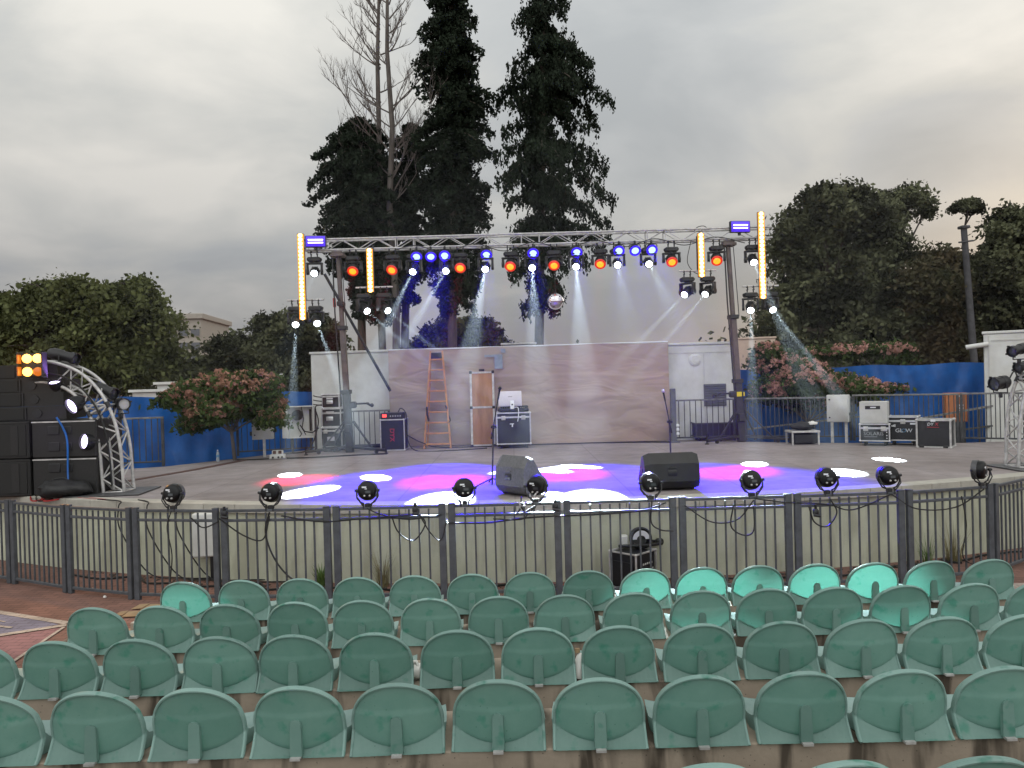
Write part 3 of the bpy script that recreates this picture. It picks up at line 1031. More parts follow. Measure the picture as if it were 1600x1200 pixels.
def make_truss():
    t = thing('lighting_truss', 'long horizontal aluminium box truss carried by two tower masts above the stage', 'truss', (xL, TY, TZ))
    L = xR - xL
    ch = [(y, z) for y in (-.145, .145) for z in (-.13, .13)]
    for (y, z) in ch:
        b = MB(); b.cyl((0, y, z), (L, y, z), .024, n=10); b.build('chord', 'alud', t, smooth=60)
    b = MB(); n = 26; s = L / n
    for i in range(n):
        x0, x1 = i * s, (i + 1) * s
        up = i % 2
        for y in (-.145, .145):
            b.cyl((x0, y, -.13 if up else .13), (x1, y, .13 if up else -.13), .011, n=6)
        for z in (-.13, .13):
            b.cyl((x0, -.145 if up else .145, z), (x1, .145 if up else -.145, z), .010, n=6)
        if i in (0, 5, 6, 12, 13, 19, 20):
            for y in (-.145, .145):
                b.cyl((x0 + .03, y, -.13), (x0 + .03, y, .13), .014, n=6)
            for z in (-.13, .13):
                b.cyl((x0 + .03, -.145, z), (x0 + .03, .145, z), .014, n=6)
    b.build('lacing', 'alud', t, smooth=60)
    return t


truss = make_truss()


def make_tower(name_lab, base, top, crank_side, tag_yellow, brace):
    t = thing('lifting_tower', name_lab, 'tower', base, group=None)
    B, T = V(base), V(top)
    ax = T - B
    pt = lambda s: B + ax * s
    b = MB(); b.bar(pt(.0), pt(.30), .175, .175, up=(0, 1, 0), bev=.01)
    b.build('base_mast', 'blackm', t, world=True)
    b = MB(); b.bar(pt(.30), pt(.62), .135, .135, up=(0, 1, 0), bev=.01); b.build('middle_mast', 'mast', t, world=True)
    b = MB(); b.bar(pt(.62), pt(.985), .10, .10, up=(0, 1, 0), bev=.01)
    b.box(pt(.985), (.34, .34, .07), bev=.01)
    for s in (-.12, .12):
        b.box(pt(.992) + V((0, s, .03)), (.26, .03, .06))
    b.build('upper_mast', 'mast', t, world=True)
    b = MB()
    for s in (.30, .62):
        b.box(pt(s), (.23, .23, .10), bev=.01)
    b.box(pt(.12) + V((0, -.13, 0)), (.16, .12, .2), bev=.02)
    b.build('collar', 'blackm', t, world=True)
    # winch and crank
    b = MB(); c = pt(.235)
    b.box(c + V((crank_side * .16, -.08, 0)), (.16, .2, .16), bev=.03)
    b.cyl(c + V((crank_side * .1, -.1, .02)), c + V((crank_side * .55, -.1, .03)), .022, n=8)
    b.cyl(c + V((crank_side * .5, -.1, .03)), c + V((crank_side * .62, -.22, -.02)), .03, n=8)
    b.sphere(c + V((crank_side * .62, -.1, -.02)), .05, 10)
    b.build('winch', 'blackm', t, world=True)
    # outriggers with foot and castor
    for k, a in enumerate((R(205), R(-32), R(38), R(150))):
        d = V((math.cos(a), math.sin(a), 0))
        ln = (1.05, 1.15, .85, .8)[k]
        b = MB()
        e = B + d * ln
        b.bar(B + d * .1 + V((0, 0, .13)), e + V((0, 0, .08)), .08, .06, up=(0, 0, 1), bev=.008)
        b.bar(B + d * .12 + V((0, 0, .75)), B + d * ln * .62 + V((0, 0, .14)), .035, .035)
        leg = b.build('outrigger', 'blackm', t, world=True)
        b = MB(); b.cyl(e + V((0, 0, 0)), e + V((0, 0, .2)), .018, n=8); b.cyl(e, e + V((0, 0, .025)), .05, n=10)
        w_ = e - d * .3 + V((0, 0, .045)); q = V((-d.y, d.x, 0)) * .02
        b.cyl(w_ - q, w_ + q, .045, n=12)
        o = b.build('foot', 'black', leg, world=False)
        o.data.transform(TM[t.name].inverted())
    b = MB(); b.tube([pt(.97) + V((-.12, -.1, 0)), pt(.7) + V((-.14, -.1, 0)), pt(.24) + V((-.12, -.1, 0))], .018, 6)
    b.tube([pt(.97) + V((.10, -.1, 0)), pt(.62) + V((.12, -.1, 0))], .01, 6)
    b.build('lift_strap', 'black', t, world=True)
    if tag_yellow:
        b = MB(); b.box(pt(.225) + V((-.02, -.115, .05)), (.13, .02, .11), bev=.004)
        b.box(pt(.225) + V((.10, -.115, .05)), (.03, .02, .1), bev=.004); b.build('warning_plate', 'yellow', t, world=True)
    if brace:
        b = MB(); b.cyl(P(507, 428, TY - .25), P(610, 611, TY + .30), .035, n=10)
        b.box(P(533, 475, TY - .1), (.16, .3, .12), bev=.02)
        b.build('brace_pole', 'blackm', t, world=True)
        b = MB(); b.cyl(P(522, 466, TY - .15), P(523, 480, TY - .15), .035, n=8); b.build('strap_ratchet', 'redc', t, world=True)
    return t


bl = S(547, 703); bl = V((XZ(547, 18.6, ST).x, 18.6, ST))
tl = XZ(528, 18.9, TB - .04)
make_tower('lifting tower mast with a long black diagonal brace pole, beside the case stack', bl, tl, 1, False, True)
br = V((XZ(1159, 18.5, ST).x, 18.5, ST))
tr_ = XZ(1137, 18.9, TB - .04)
make_tower('lifting tower mast with a yellow plate on its dark base, beside the pink shrub', br, tr_, -1, True, False)


# ------------------------------------------------------------------ lamps
def spot(name, parent, loc, d, power, colr, angle, blend=.35, size=.03):
    l = bpy.data.lights.new(name, 'SPOT')
    l.energy = power; l.color = colr; l.spot_size = R(angle); l.spot_blend = blend; l.shadow_soft_size = size
    o = bpy.data.objects.new(name, l); col.objects.link(o)
    o.parent = parent; o.location = loc
    o.rotation_euler = V(d).to_track_quat('-Z', 'Y').to_euler()
    return o


def make_mover(kind, drop, r, hl, lr, lens, halomat=None):
    """moving head hung by two hooks; head and yoke can be turned"""
    t = thing('moving_head', 'x', 'stage light')
    for s in (-1, 1):
        b = MB()
        b.tube([(s * .075, 0, -.10), (s * .075, -.02, -.03), (s * .075, -.045, .0), (s * .075, -.04, .05), (s * .075, 0, .062), (s * .075, .04, .03)], .014, 6)
        b.cyl((s * .075, -.06, -.03), (s * .075, .03, -.03), .016, n=8)
        b.build('hook', 'blackm', t, smooth=50)
    b = MB(); b.box((0, 0, -.155), (.31, .2, .11), bev=.02)
    b.box((-.16, 0, -.15), (.03, .12, .06), bev=.008); b.box((.16, 0, -.15), (.03, .12, .06), bev=.008)
    b.build('base', 'black', t)
    y = MB()
    y.cyl((0, 0, -.21), (0, 0, -.235), .07, n=16)
    y.box((0, 0, -.25), (r * 2 + .17, .13, .04), bev=.012)
    for s in (-1, 1):
        x = s * (r + .055)
        y.box((x, 0, (-.26 - drop) / 2 - .02), (.05, .15, drop - .19), bev=.018)
        y.cyl((x - s * .03, 0, -drop), (x + s * .028, 0, -drop), .078, n=16)
    y.build('yoke', 'black', t, smooth=40)
    h = MB()
    h.lathe([(.35 * r, hl * .48), (.8 * r, hl * .44), (r * .97, hl * .25), (r, 0), (r * .98, -hl * .25), (r * .9, -hl * .46), (lr * 1.12, -hl * .5), (lr * 1.06, -hl * .47)], 24)
    for k in range(6):
        a = k * math.pi / 3
        h.box((r * .96 * math.cos(a), r * .96 * math.sin(a), hl * .2), (.02, .02, hl * .3), a)
    o = h.build('head', 'black', t, smooth=40)
    o.location = (0, 0, -drop)
    l = MB(); l.lathe([(lr, -hl * .475), (lr * .96, -hl * .50), (lr * .75, -hl * .53), (lr * .4, -hl * .555), (0.0, -hl * .565)], 20)
    l.build('lens', lens, o, smooth=70)
    if halomat:
        l = MB(); l.lathe([(lr * 1.50, -hl * .40), (lr * 1.52, -hl * .47), (lr * 1.35, -hl * .515), (lr * 1.0, -hl * .50)], 20)
        l.build('halo_ring', halomat, o, smooth=60)
    return t


def aim(o, target, power, colr, angle, blend=.3, drop=None, hl=.3, size=.03):
    hd = [c for c in o.children if c.name.startswith('head')][0]
    yk = [c for c in o.children if c.name.startswith('yoke')][0]
    for ch in list(hd.children):
        if ch.type == 'LIGHT': bpy.data.objects.remove(ch)
    pv = V(o.location) + V(hd.location)
    d = (V(target) - pv).normalized()
    yaw = math.atan2(d.y, d.x) + math.pi / 2
    tilt = math.acos(max(-1, min(1, -d.z)))
    hd.rotation_mode = 'XYZ'
    # head beam is local -Z; yaw about Z then tilt about the yoke's X axis
    hd.rotation_euler = (Matrix.Rotation(yaw, 3, 'Z') @ Matrix.Rotation(-tilt, 3, 'X')).to_euler()
    yk.rotation_euler = (0, 0, yaw)
    if power:
        l = bpy.data.lights.new('lamp', 'SPOT'); l.energy = power; l.color = colr; l.spot_size = R(angle); l.spot_blend = blend; l.shadow_soft_size = size
        lo = bpy.data.objects.new('lamp', l); col.objects.link(lo); lo.parent = hd; lo.location = (0, 0, -hl * .62)


beam0 = make_mover('beam', .45, .115, .34, .078, 'whitelens')
wash0 = make_mover('wash', .40, .135, .26, .090, 'orange', 'orangehalo')
WHITE = (.74, .92, 1.0)
# white beam heads under the truss: lens px, target, power factor, cone
WP = 180000
beams = [
    (648, S(478, 769), 1.0, 5.0, 'first white beam head counted from the brace-pole tower along the main truss row'),
    (700, S(492, 766), 1.0, 5.0, 'second white beam head counted from the brace-pole tower along the main truss row'),
    (759, S(690, 783), 1.0, 6.2, 'third white beam head counted from the brace-pole tower along the main truss row'),
    (831, S(850, 784), 1.0, 6.2, 'white beam head shining straight down beside the cypress trunk'),
    (899, S(925, 780), 1.0, 6.2, 'white beam head directly over the glitter ball side of the cypress trunk'),
    (963, S(1060, 893, .80), .17, 8.5, 'white beam head below the fifth blue lamp, against the open sky'),
    (1011, S(1265, 884, .80), .20, 9.0, 'white beam head below the last blue lamp, against the open sky')]
used = False
for px, tg, pf, ang, lab in beams:
    o = copy_tree(beam0) if used else beam0; used = True
    o['group'] = 'white moving head lights'; o['label'] = lab
    p = XZ(px, TY, TB - .4)
    place(o, (p.x, TY - .145, TB - .06))
    aim(o, tg, WP * pf, WHITE, ang, .7 if pf < .5 else .3, hl=.34)
extra = [   # px of lens, py of lens, target, power, cone, label
    (494, 418, S(318, 925, .80), .09, 5.5, 'white beam head under the blue strobe at the brace-pole end of the truss'),
    (1173, 408, S(1318, 738), .8, 5.0, 'white beam head under the blue strobe at the yellow-plate end of the truss')]
for px, py, tg, pf, ang, lab in extra:
    o = copy_tree(beam0); o['group'] = 'white moving head lights'; o['label'] = lab
    p = XZ(px, TY, TB - .4)
    place(o, (p.x, TY - .145, TB - .06)); aim(o, tg, WP * pf, WHITE, ang, .7 if pf < .3 else .3, hl=.34)

# led battens hanging at the truss, each with a crossbar under it that carries two more heads
def make_batten(L, n):
    t = thing('led_batten', 'x', 'light batten', group='amber led battens on the truss')
    b = MB(); b.box((0, .035, -L / 2), (.17, .05, L), bev=.006); b.build('housing', 'blackm', t)
    b = MB(); b.box((0, .004, -L / 2), (.155, .012, L - .03), bev=.004); b.build('diffuser', 'ambers', t)
    b = MB()
    for k in range(n):
        b.sphere((0, -.012, -L * (k + .5) / n), .046, 10, (1.15, .7, 1))
    b.build('led_strip', 'amber', t, smooth=70)
    b = MB(); b.box((0, .06, -.06 if L < 1.5 else -L * .2), (.04, .05, .12)); b.build('bracket', 'blackm', t)
    return t


batt = [(469, 365, 474.5, 500, 22, 'tall amber led batten beside the blue strobe at the brace-pole end'), (577, 388, 577.5, 457, 11, 'short amber led batten hanging inside the brace-pole tower'),
        (1095, 364, 1098, 433, 11, 'short amber led batten hanging inside the yellow-plate tower'), (1189, 331, 1191.5, 467, 22, 'tall amber led batten beside the blue strobe at the yellow-plate end')]
bars = []
for px, y0, px1, y1, n, lab in batt:
    dd = TY - .30 if n < 15 else TY - .34
    a, c = P(px, y0, dd), P(px1, y1, dd)
    o = make_batten(a.z - c.z, n); o['label'] = lab
    place(o, a)
    bars.append((o, a, c))
pairs = [(0, (461, 493), 508, (S(453, 742), S(586, 746)), ('white beam head under the outer amber batten, pointing straight down near the pink tree', 'white beam head under the outer amber batten, nearer the brace-pole tower')),
         (1, (568, 600), 488, (S(858, 735), S(905, 729)), ('white beam head under the short amber batten, nearer the brace-pole tower', 'white beam head under the short amber batten, nearer the stepladder')),
         (2, (1075, 1107), 462, (S(800, 736), S(868, 732)), ('white beam head under the short amber batten, farther from the yellow-plate tower', 'white beam head under the short amber batten, nearer the yellow-plate tower')),
         (3, (1174, 1205), 486, (S(1179, 725), S(1388, 718)), ('white beam head under the outer amber batten, nearer the yellow-plate tower', 'white beam head under the outer amber batten, in front of the tall dark trees'))]
for bi, pxs, py, tgs, labs in pairs:
    yy = TY - .30
    hz = P(pxs[0], py, yy).z + .45 + .10
    xa, xb = XZ(pxs[0], yy, hz).x, XZ(pxs[1], yy, hz).x
    cb = thing('crossbar', ('pipe crossbar hung below the tall amber batten at the brace-pole end', 'pipe crossbar hung below the short amber batten by the brace-pole tower',
                            'pipe crossbar hung below the short amber batten by the yellow-plate tower', 'pipe crossbar hung below the tall amber batten at the yellow-plate end')[bi], 'pipe',
               ((xa + xb) / 2, yy + .06, hz + .055), group='crossbars for the lamp pairs')
    b = MB(); b.cyl((-(xb - xa) / 2 - .2, 0, 0), ((xb - xa) / 2 + .2, 0, 0), .022, n=10); b.build('pipe', 'alud', cb, smooth=60)
    b = MB(); b.cyl((0, .0, 0), (0, 0.0, TB - hz + .02), .018, n=8); b.build('drop_pole', 'blackm', cb, smooth=60)
    for k in (0, 1):
        o = copy_tree(beam0)
        o['group'] = 'white moving head lights'; o['label'] = labs[k]
        p = XZ(pxs[k], yy, hz - .45)
        place(o, (p.x, yy + .06, hz))
        aim(o, tgs[k], WP * (.9 if bi in (0, 3) else .6), WHITE, 4.2 if bi in (1, 2) else 4.6, hl=.34)
# orange wash heads
wash = [(554, S(455, 750), 0, 1.0), (615, S(480, 749), 0, .9), (720, S(670, 752), 0, 1.0), (798, S(716, 751), 0, 1.0), (865, S(860, 742), 0, .9), (937, S(905, 741), 0, 1.0), (1047, S(1128, 739), 0, 1.0), (1117, S(1168, 735), 0, 1.0)]
used = False
for k, (px, tg, _, pf) in enumerate(wash):
    o = copy_tree(wash0) if used else wash0; used = True
    o['group'] = 'orange glowing wash heads under the truss'
    o['label'] = f'orange glowing wash head under the truss, {ORD[k]} along from the brace-pole tower'
    p = XZ(px, TY, TB - .35)
    place(o, (p.x, TY - .145, TB - .06))
    aim(o, tg, 9500 * pf, (1.0, .0, .10), 10.0, .9, hl=.26, size=.1)


# blue par cans
def make_par():
    t = thing('par_can', 'x', 'stage light', group='blue glowing par cans under the truss')
    b = MB(); b.box((0, 0, -.02), (.05, .06, .08), bev=.01); b.build('clamp', 'blackm', t)
    b = MB(); b.tube([(-.135, 0, -.19), (-.135, 0, -.10), (-.10, 0, -.065), (.10, 0, -.065), (.135, 0, -.10), (.135, 0, -.19)], .012, 6); b.build('bracket', 'blackm', t, smooth=50)
    h = MB(); h.lathe([(.06, .11), (.10, .10), (.118, .05), (.12, -.08), (.112, -.085), (.108, -.05)], 24)
    o = h.build('head', 'black', t, smooth=40); o.location = (0, 0, -.19)
    l = MB(); l.lathe([(.123, -.035), (.140, -.060), (.138, -.084), (.118, -.090), (.084, -.066)], 24); l.build('halo_ring', 'bluehalo', o, smooth=60)
    l = MB(); l.lathe([(.088, -.068), (.076, -.076), (.045, -.083), (0, -.086)], 20); l.build('lens', 'bluelens', o, smooth=70)
    return t


par0 = make_par()
blues = [(651, 400, S(600, 752)), (673, 400, S(690, 737)), (695, 399, S(640, 768)), (760, 396, S(760, 745)), (833, 394, S(850, 757)), (901, 392, S(930, 742)), (967, 389, S(1010, 755)), (992, 388, S(1110, 742)), (1018, 385, S(1205, 752))]
used = False
for k, (px, py, tg) in enumerate(blues):
    o = copy_tree(par0) if used else par0; used = True
    o['label'] = f'blue glowing par can under the truss, {ORD[k]} along from the brace-pole tower'
    p = XZ(px, TY - .2, TB - .2)
    place(o, (p.x, TY - .19, TB - .0))
    hd = [c for c in o.children if c.name.startswith('head')][0]
    for ch in list(hd.children):
        if ch.type == 'LIGHT': bpy.data.objects.remove(ch)
    pv = V(o.location) + V(hd.location)
    d = (V(tg) - pv).normalized()
    yaw = math.atan2(d.y, d.x) + math.pi / 2; tilt = math.acos(-d.z)
    hd.rotation_euler = (Matrix.Rotation(yaw, 3, 'Z') @ Matrix.Rotation(-tilt, 3, 'X')).to_euler()
    l = bpy.data.lights.new('lamp', 'SPOT'); l.energy = 16000; l.color = (.015, .0, 1.0); l.spot_size = R(23); l.spot_blend = .75; l.shadow_soft_size = .08
    lo = bpy.data.objects.new('lamp', l); col.objects.link(lo); lo.parent = hd; lo.location = (0, 0, -.12)


# blue strobes
def make_strobe(px, py, lab):
    p = P(px, py, TY - .28)
    t = thing('strobe_light', lab, 'stage light', p, R(6), group='blue strobe panels on the truss ends')
    b = MB(); b.box((0, .05, 0), (.50, .10, .28), bev=.012); b.build('housing', 'blackm', t)
    b = MB(); b.box((0, -.002, 0), (.46, .012, .25), bev=.004); b.build('panel', 'strobeb', t)
    for z in (-.035, .035):
        b = MB(); b.box((0, -.014, z), (.36, .014, .032), bev=.004); b.build('flash_tube', 'strobe', t)
    b = MB(); b.box((0, .08, -.16), (.06, .05, .08)); b.build('clamp', 'blackm', t)
    return t


make_strobe(493, 377, 'blue glowing strobe panel beside the tall batten at the brace-pole end')
make_strobe(1157, 354, 'blue glowing strobe panel beside the tall batten at the yellow-plate end')

# glitter ball
pb = P(868, 471, TY - .1)
t = thing('mirror_ball', 'small silver mirror ball hanging from the truss in front of the cypress trunk', 'mirror ball', pb)
b = MB(); b.sphere((0, 0, 0), .20, 28); b.build('ball', 'mirror', t, smooth=0)
b = MB(); b.cyl((0, 0, .19), (0, 0, .23), .03, n=10); b.cyl((0, 0, .22), (0, 0, TB - pb.z + .02), .006, n=5); b.build('hanging_wire', 'blackm', t, smooth=0)

# cables slung along the truss
def cable(pts, r, m, lab, n=10, sub=8, name='cable', cat='cable', group=None):
    """smooth tube through the points (Catmull-Rom)"""
    pts = [V(p) for p in pts]
    q = [pts[0] * 2 - pts[1]] + pts + [pts[-1] * 2 - pts[-2]]
    out = []
    for i in range(1, len(q) - 2):
        for k in range(sub):
            s = k / sub
            a, b_, c, d = q[i - 1], q[i], q[i + 1], q[i + 2]
            out.append(.5 * ((2 * b_) + (c - a) * s + (2 * a - 5 * b_ + 4 * c - d) * s * s + (3 * b_ - a - 3 * c + d) * s ** 3))
    out.append(pts[-1])
    bb = MB(); bb.tube(out, r, 5)
    return tag(bb.build(name, m, smooth=60), lab, cat, group)


pts = []
for k in range(13):
    px = 600 + 47 * k
    pts.append(XZ(px, TY - .17, TB + (.06 if k % 2 else -.10 - .04 * random.random())))
cable(pts, .011, 'cable', 'black power cable looping along the underside of the overhead truss')
cable([XZ(1080, TY - .2, TB), XZ(1074, TY - .2, TB - .5), XZ(1082, TY - .22, TB - .75), XZ(1092, TY - .22, TB - .85)], .009, 'cable', 'thin cable hanging beside the short batten near the yellow-plate tower')
cable([XZ(1085, TY, TZ + .12), XZ(1090, TY, TZ + .2), XZ(1100, TY, TZ + .22), XZ(1108, TY, TZ + .12)], .010, 'cable', 'cable loop arching above the truss over a short amber batten')

# ------------------------------------------------------------------ floor lamps clamped to the fence
def make_floor_par():
    t = thing('stage_par', 'x', 'stage light', group='black par lamps clamped along the fence top')
    h = MB(); h.lathe([(.0, .062), (.07, .060), (.105, .052), (.125, .034), (.131, .005), (.130, -.10), (.122, -.105), (.115, -.06), (0, -.06)], 28)
    o = h.build('head', 'gloss', t, smooth=40); o.location = (0, 0, .185)
    r = MB(); r.lathe([(.127, -.03), (.138, -.03), (.138, -.10), (.127, -.10)], 28); r.build('front_ring', 'steelp', o, smooth=60)
    p = MB(); p.box((-.035, .045, .062), (.06, .02, .006)); p.box((-.012, .022, .063), (.03, .012, .004)); p.build('sticker', 'whitep', o)
    p = MB(); p.box((.015, -.02, .063), (.07, .035, .008)); p.build('display', 'darkglass', o)
    p = MB(); p.cyl((-.03, -.07, .05), (-.03, -.07, .078), .012, n=8); p.cyl((.04, -.07, .05), (.04, -.07, .078), .012, n=8); p.build('socket', 'alud', o)
    y = MB()
    for s in (-1, 1):
        y.tube([(s * .145, 0, .185), (s * .145, .0, .10), (s * .10, 0, .03), (s * .05, 0, .006)], .011, 6)
        y.cyl((s * .125, 0, .185), (s * .17, 0, .185), .02, n=10)
        y.tube([(s * .145, 0, .185), (s * .135, -.05, .09), (s * .07, -.06, .01), (s * .06, -.03, -.02)], .009, 6)
    y.build('bracket', 'blackm', t, smooth=50)
    c = MB(); c.box((0, 0, -.015), (.07, .06, .05), bev=.008); c.box((-.05, -.035, -.03), (.02, .02, .08)); c.box((.05, -.035, -.03), (.02, .02, .08))
    c.build('clamp', 'blackm', t)
    return t


fp0 = make_floor_par()
FL = [(269, 0, 8, 'black stage lamp on the fence top below the curved truss foot'), (422, -8, 12, 'black stage lamp on the fence top beside the big white light pool'),
      (574, 4, 8, 'black stage lamp on the fence top below the small white light spot'), (726, 10, 8, 'black stage lamp on the fence top before the boom microphone stand'),
      (838, -22, 22, 'tilted black stage lamp on the fence top against the grey monitor wedge'), (1018, 6, 14, 'black stage lamp on the fence top in front of the black monitor wedge'),
      (1176, 0, 6, 'black stage lamp on the fence top, next after the black monitor wedge'), (1294, -5, 10, 'black stage lamp on the fence top below the yellowish light pool'),
      (1391, 4, 8, 'black stage lamp on the fence top below the two lettered flight cases'), (1535, 32, 16, 'side turned black stage lamp on the fence top by the far curved truss')]
lampat = []
for k, (px, yaw, tilt, lab) in enumerate(FL):
    o = copy_tree(fp0) if k else fp0
    q, dd = fence_at(px)
    place(o, q + V((0, .02, .022)), math.atan2(dd.y, dd.x), lab)
    hd = [c for c in o.children if c.name.startswith('head')][0]
    hd.rotation_euler = (Matrix.Rotation(R(yaw), 3, 'Z') @ Matrix.Rotation(R(90 + tilt - 16), 3, 'X')).to_euler()
    o.scale = (.93, .93, .93)
    lampat.append((px, q))
# clamp cluster beside the tilted lamp
q, dd = fence_at(824)
t = thing('clamp_cluster', 'cluster of black hook clamps and levers on the fence rail below the tilted lamp', 'clamps', q)
b = MB()
for i in range(9):
    a = V((random.uniform(-.10, .10), random.uniform(-.04, .03), random.uniform(-.10, .06)))
    b.bar(a, a + V((random.uniform(-.07, .07), random.uniform(-.03, .03), random.uniform(-.08, .08))), .018, .022)
b.build('jaw', 'blackm', t)
b = MB()
for i in range(5):
    a = V((random.uniform(-.10, .10), -.03, random.uniform(-.08, .07)))
    b = MB(); b.cyl(a, a + V((random.uniform(-.03, .03), 0, .04)), .012, n=8); b.build('bolt', 'alu', t)
for px, lab in ((867, 'small black clamp on the fence post beside the clamp cluster'), (649, 'small black plug clipped to the fence rail above the dry grass'), (352, 'small black plug taped to the fence post beside the white wall box'), (1272, 'black plug box hanging on the fence from looped cable')):
    q, dd = fence_at(px)
    t = thing('cable_plug', lab, 'plug', q + V((0, -.04, -.09 if px != 1272 else -.26)))
    b = MB(); b.box((0, 0, .03), (.07, .05, .08), bev=.018); b.cyl((0, 0, .07), (0, 0, .12), .018, n=8); b.build('plug_body', 'black', t)
    b = MB(); b.cyl((-.03, -.01, -.005), (.05, -.02, -.02), .022, n=8); b.build('sleeve', 'black', t)

# cables draped along the fence
def fz(px, dz, dy=-.03):
    q, dd = fence_at(px)
    return q + V((0, dy, dz))


drapes = [([(345, -.12), (380, -.34), (410, -.40), (422, -.1)], 'black cable loop hanging in front of the white light box panel', .010),
          ([(422, -.05), (415, -.30), (426, -.62), (450, -.88), (480, -1.0)], 'black cable dropping from the second lamp to the ground', .012),
          ([(300, -.12), (318, -.24), (345, -.16)], 'short cable swag over the white wall box', .009),
          ([(440, -.10), (500, -.18), (560, -.16), (600, -.14), (655, -.12)], 'long cable swag under the fence rail by the green weed', .010),
          ([(574, -.03), (600, -.12), (640, -.18), (690, -.13)], 'cable swag from the third lamp along the fence', .009),
          ([(612, -.14), (622, -.34), (645, -.45), (664, -.25), (656, -.12)], 'hanging cable loop above the dry grass tuft', .010),
          ([(655, -.12), (672, -.36), (688, -.45), (700, -.2)], 'second cable loop above the dry grass tuft', .009),
          ([(700, -.24), (760, -.25), (810, -.21), (860, -.19), (930, -.185), (1000, -.15), (1040, -.06)], 'pale reflecting cable strung along the rail to the flight case', .012),
          ([(838, -.04), (826, -.14), (812, -.22), (770, -.2)], 'cable falling from the clamp cluster', .009),
          ([(1018, -.03), (1016, -.3), (1030, -.40), (1050, -.42)], 'cable curve above the flight case behind the fence', .010),
          ([(1068, -.1), (1110, -.32), (1150, -.30), (1176, -.06)], 'cable swag to the lamp after the black wedge', .009),
          ([(1145, -.1), (1140, -.38), (1160, -.50), (1175, -.44), (1176, -.12)], 'deep hanging cable loop below the lamp after the black wedge', .010),
          ([(1176, -.04), (1230, -.10), (1290, -.14), (1330, -.22), (1391, -.04)], 'cable swag between the lamps under the yellowish pool', .009),
          ([(1262, -.16), (1270, -.36), (1290, -.42), (1305, -.25), (1296, -.08)], 'cable loop with the hanging black plug box', .010),
          ([(1391, -.04), (1430, -.24), (1490, -.26), (1535, -.05)], 'cable swag to the side turned lamp', .009),
          ([(1500, -.12), (1506, -.5), (1500, -.9), (1520, -1.05)], 'cable hanging down the dark fence panel below the side turned lamp', .008),
          ([(269, -.03), (262, -.25), (268, -.6), (264, -.95)], 'thin cable dropping behind the fence from the first lamp', .008)]
for pl, lab, r in drapes:
    cable([fz(a, z, -.035 if i % 2 else -.03) for i, (a, z) in enumerate(pl)], r, 'cable', lab, group='cables draped on the fence')

# tangle of cables on the ground between fence and stage
for k in range(9):
    x = -6.4 + 1.55 * k + random.uniform(-.3, .3)
    pts = []
    for j in range(6):
        xx = x + j * .32 + random.uniform(-.08, .08)
        base = front_y(xx)
        pts.append((xx, base - random.uniform(.08, .42), .016))
    cable(pts, random.choice((.012, .015, .018)), 'cable', f'black cable lying at the stage wall foot, {ORD[k]} from the brick plaza end', group='black cables at the stage wall foot')
for k in range(3):
    x = -5.7 + .5 * k
    a = V((x - .2, front_y(x) - .02, ST))
    cable([a + V((-.5 + .2 * k, .35, .012)), a + V((0, .04, .018)), a + V((.01, -.03, -.06)), a + V((.05, -.07, -.4)), a + V((.5, -.2, -1.0)), a + V((1.0, -.3, -1.07)), a + V((1.6 + .3 * k, -.35, -1.075))], .010, 'cable',
          f'black cable running down the stage wall from the speakers, {ORD[k]} from the plaza side', group='cables running down the stage wall')
for k, m_ in ((0, 'redc'), (1, 'cable'), (2, 'redc')):
    cable([S(48 + 9 * k, 771), S(52 + 9 * k, 783), S(90 + 14 * k, 776), S(150 + 8 * k, 781)], .012, m_, ('red cable at the foot of the subwoofers', 'black cable loop beside the red one at the subwoofers', 'second red cable by the black base plate')[k])

# ------------------------------------------------------------------ monitor wedges
PROF = [(.05, 0), (.36, 0), (.44, .10), (.16, .50), (.06, .53), (-.05, .38), (-.07, .12), (-.02, .03)]


def make_wedge(lab, m, loc, rz, L, s):
    t = thing('monitor_wedge', lab, 'speaker', loc, rz)
    pr = [(y * s, z * s) for y, z in PROF]
    b = MB(); b.prism(pr, L, (0, 0, .015), inset=.10); b.build('cabinet', m, t, smooth=18)
    b = MB(); d = V((0, (.44 - .16) * s, (.10 - .50) * s)); c = V((0, .30 * s, .30 * s + .015))
    nrm = V((0, .40, .28)).normalized()
    b.box(c + nrm * .004, (L * .78, d.length * .86, .012), frame_of(nrm, (1, 0, 0)) @ Matrix.Rotation(R(90), 3, 'Z'), bev=.004); b.build('grille', 'grille', t)
    # recessed hand slot in the back
    b = MB(); b.box((0, -.062 * s, .26 * s), (.13, .02, .09), bev=.008); b.build('handle', 'black', t)
    b = MB(); b.box((0, -.066 * s, .335 * s), (.13, .018, .018), bev=.006); b.box((0, -.074 * s, .14 * s), (L * .8, .012, .012)); b.build('trim', m, t)
    for sx in (-1, 1):
        b = MB(); b.cyl((sx * (L / 2 - .005), .14 * s, .24 * s), (sx * (L / 2 + .008), .14 * s, .24 * s), .075 * s, n=20)
        b.build('pole_socket', m, t)
    b = MB()
    for sx in (-1, 1):
        b.cyl((sx * (L / 2 + .006), .14 * s, .24 * s), (sx * (L / 2 + .010), .14 * s, .24 * s), .022 * s, n=12)
        b.box((sx * L * .4, .08 * s, .008), (.04, .05, .016)); b.box((sx * L * .4, .32 * s, .008), (.04, .05, .016))
    b.build('foot', 'black', t)
    return t


make_wedge('grey monitor wedge standing askew near the boom microphone stand', 'wedge', V((XZ(800, 11.05, ST).x, 11.05, ST + .008)), R(-47), .60, 1.04)
make_wedge('black monitor wedge squarely facing upstage before the straight microphone stand', 'black', V((XZ(1050, 11.08, ST).x, 11.08, ST + .008)), R(3), .80, .99)


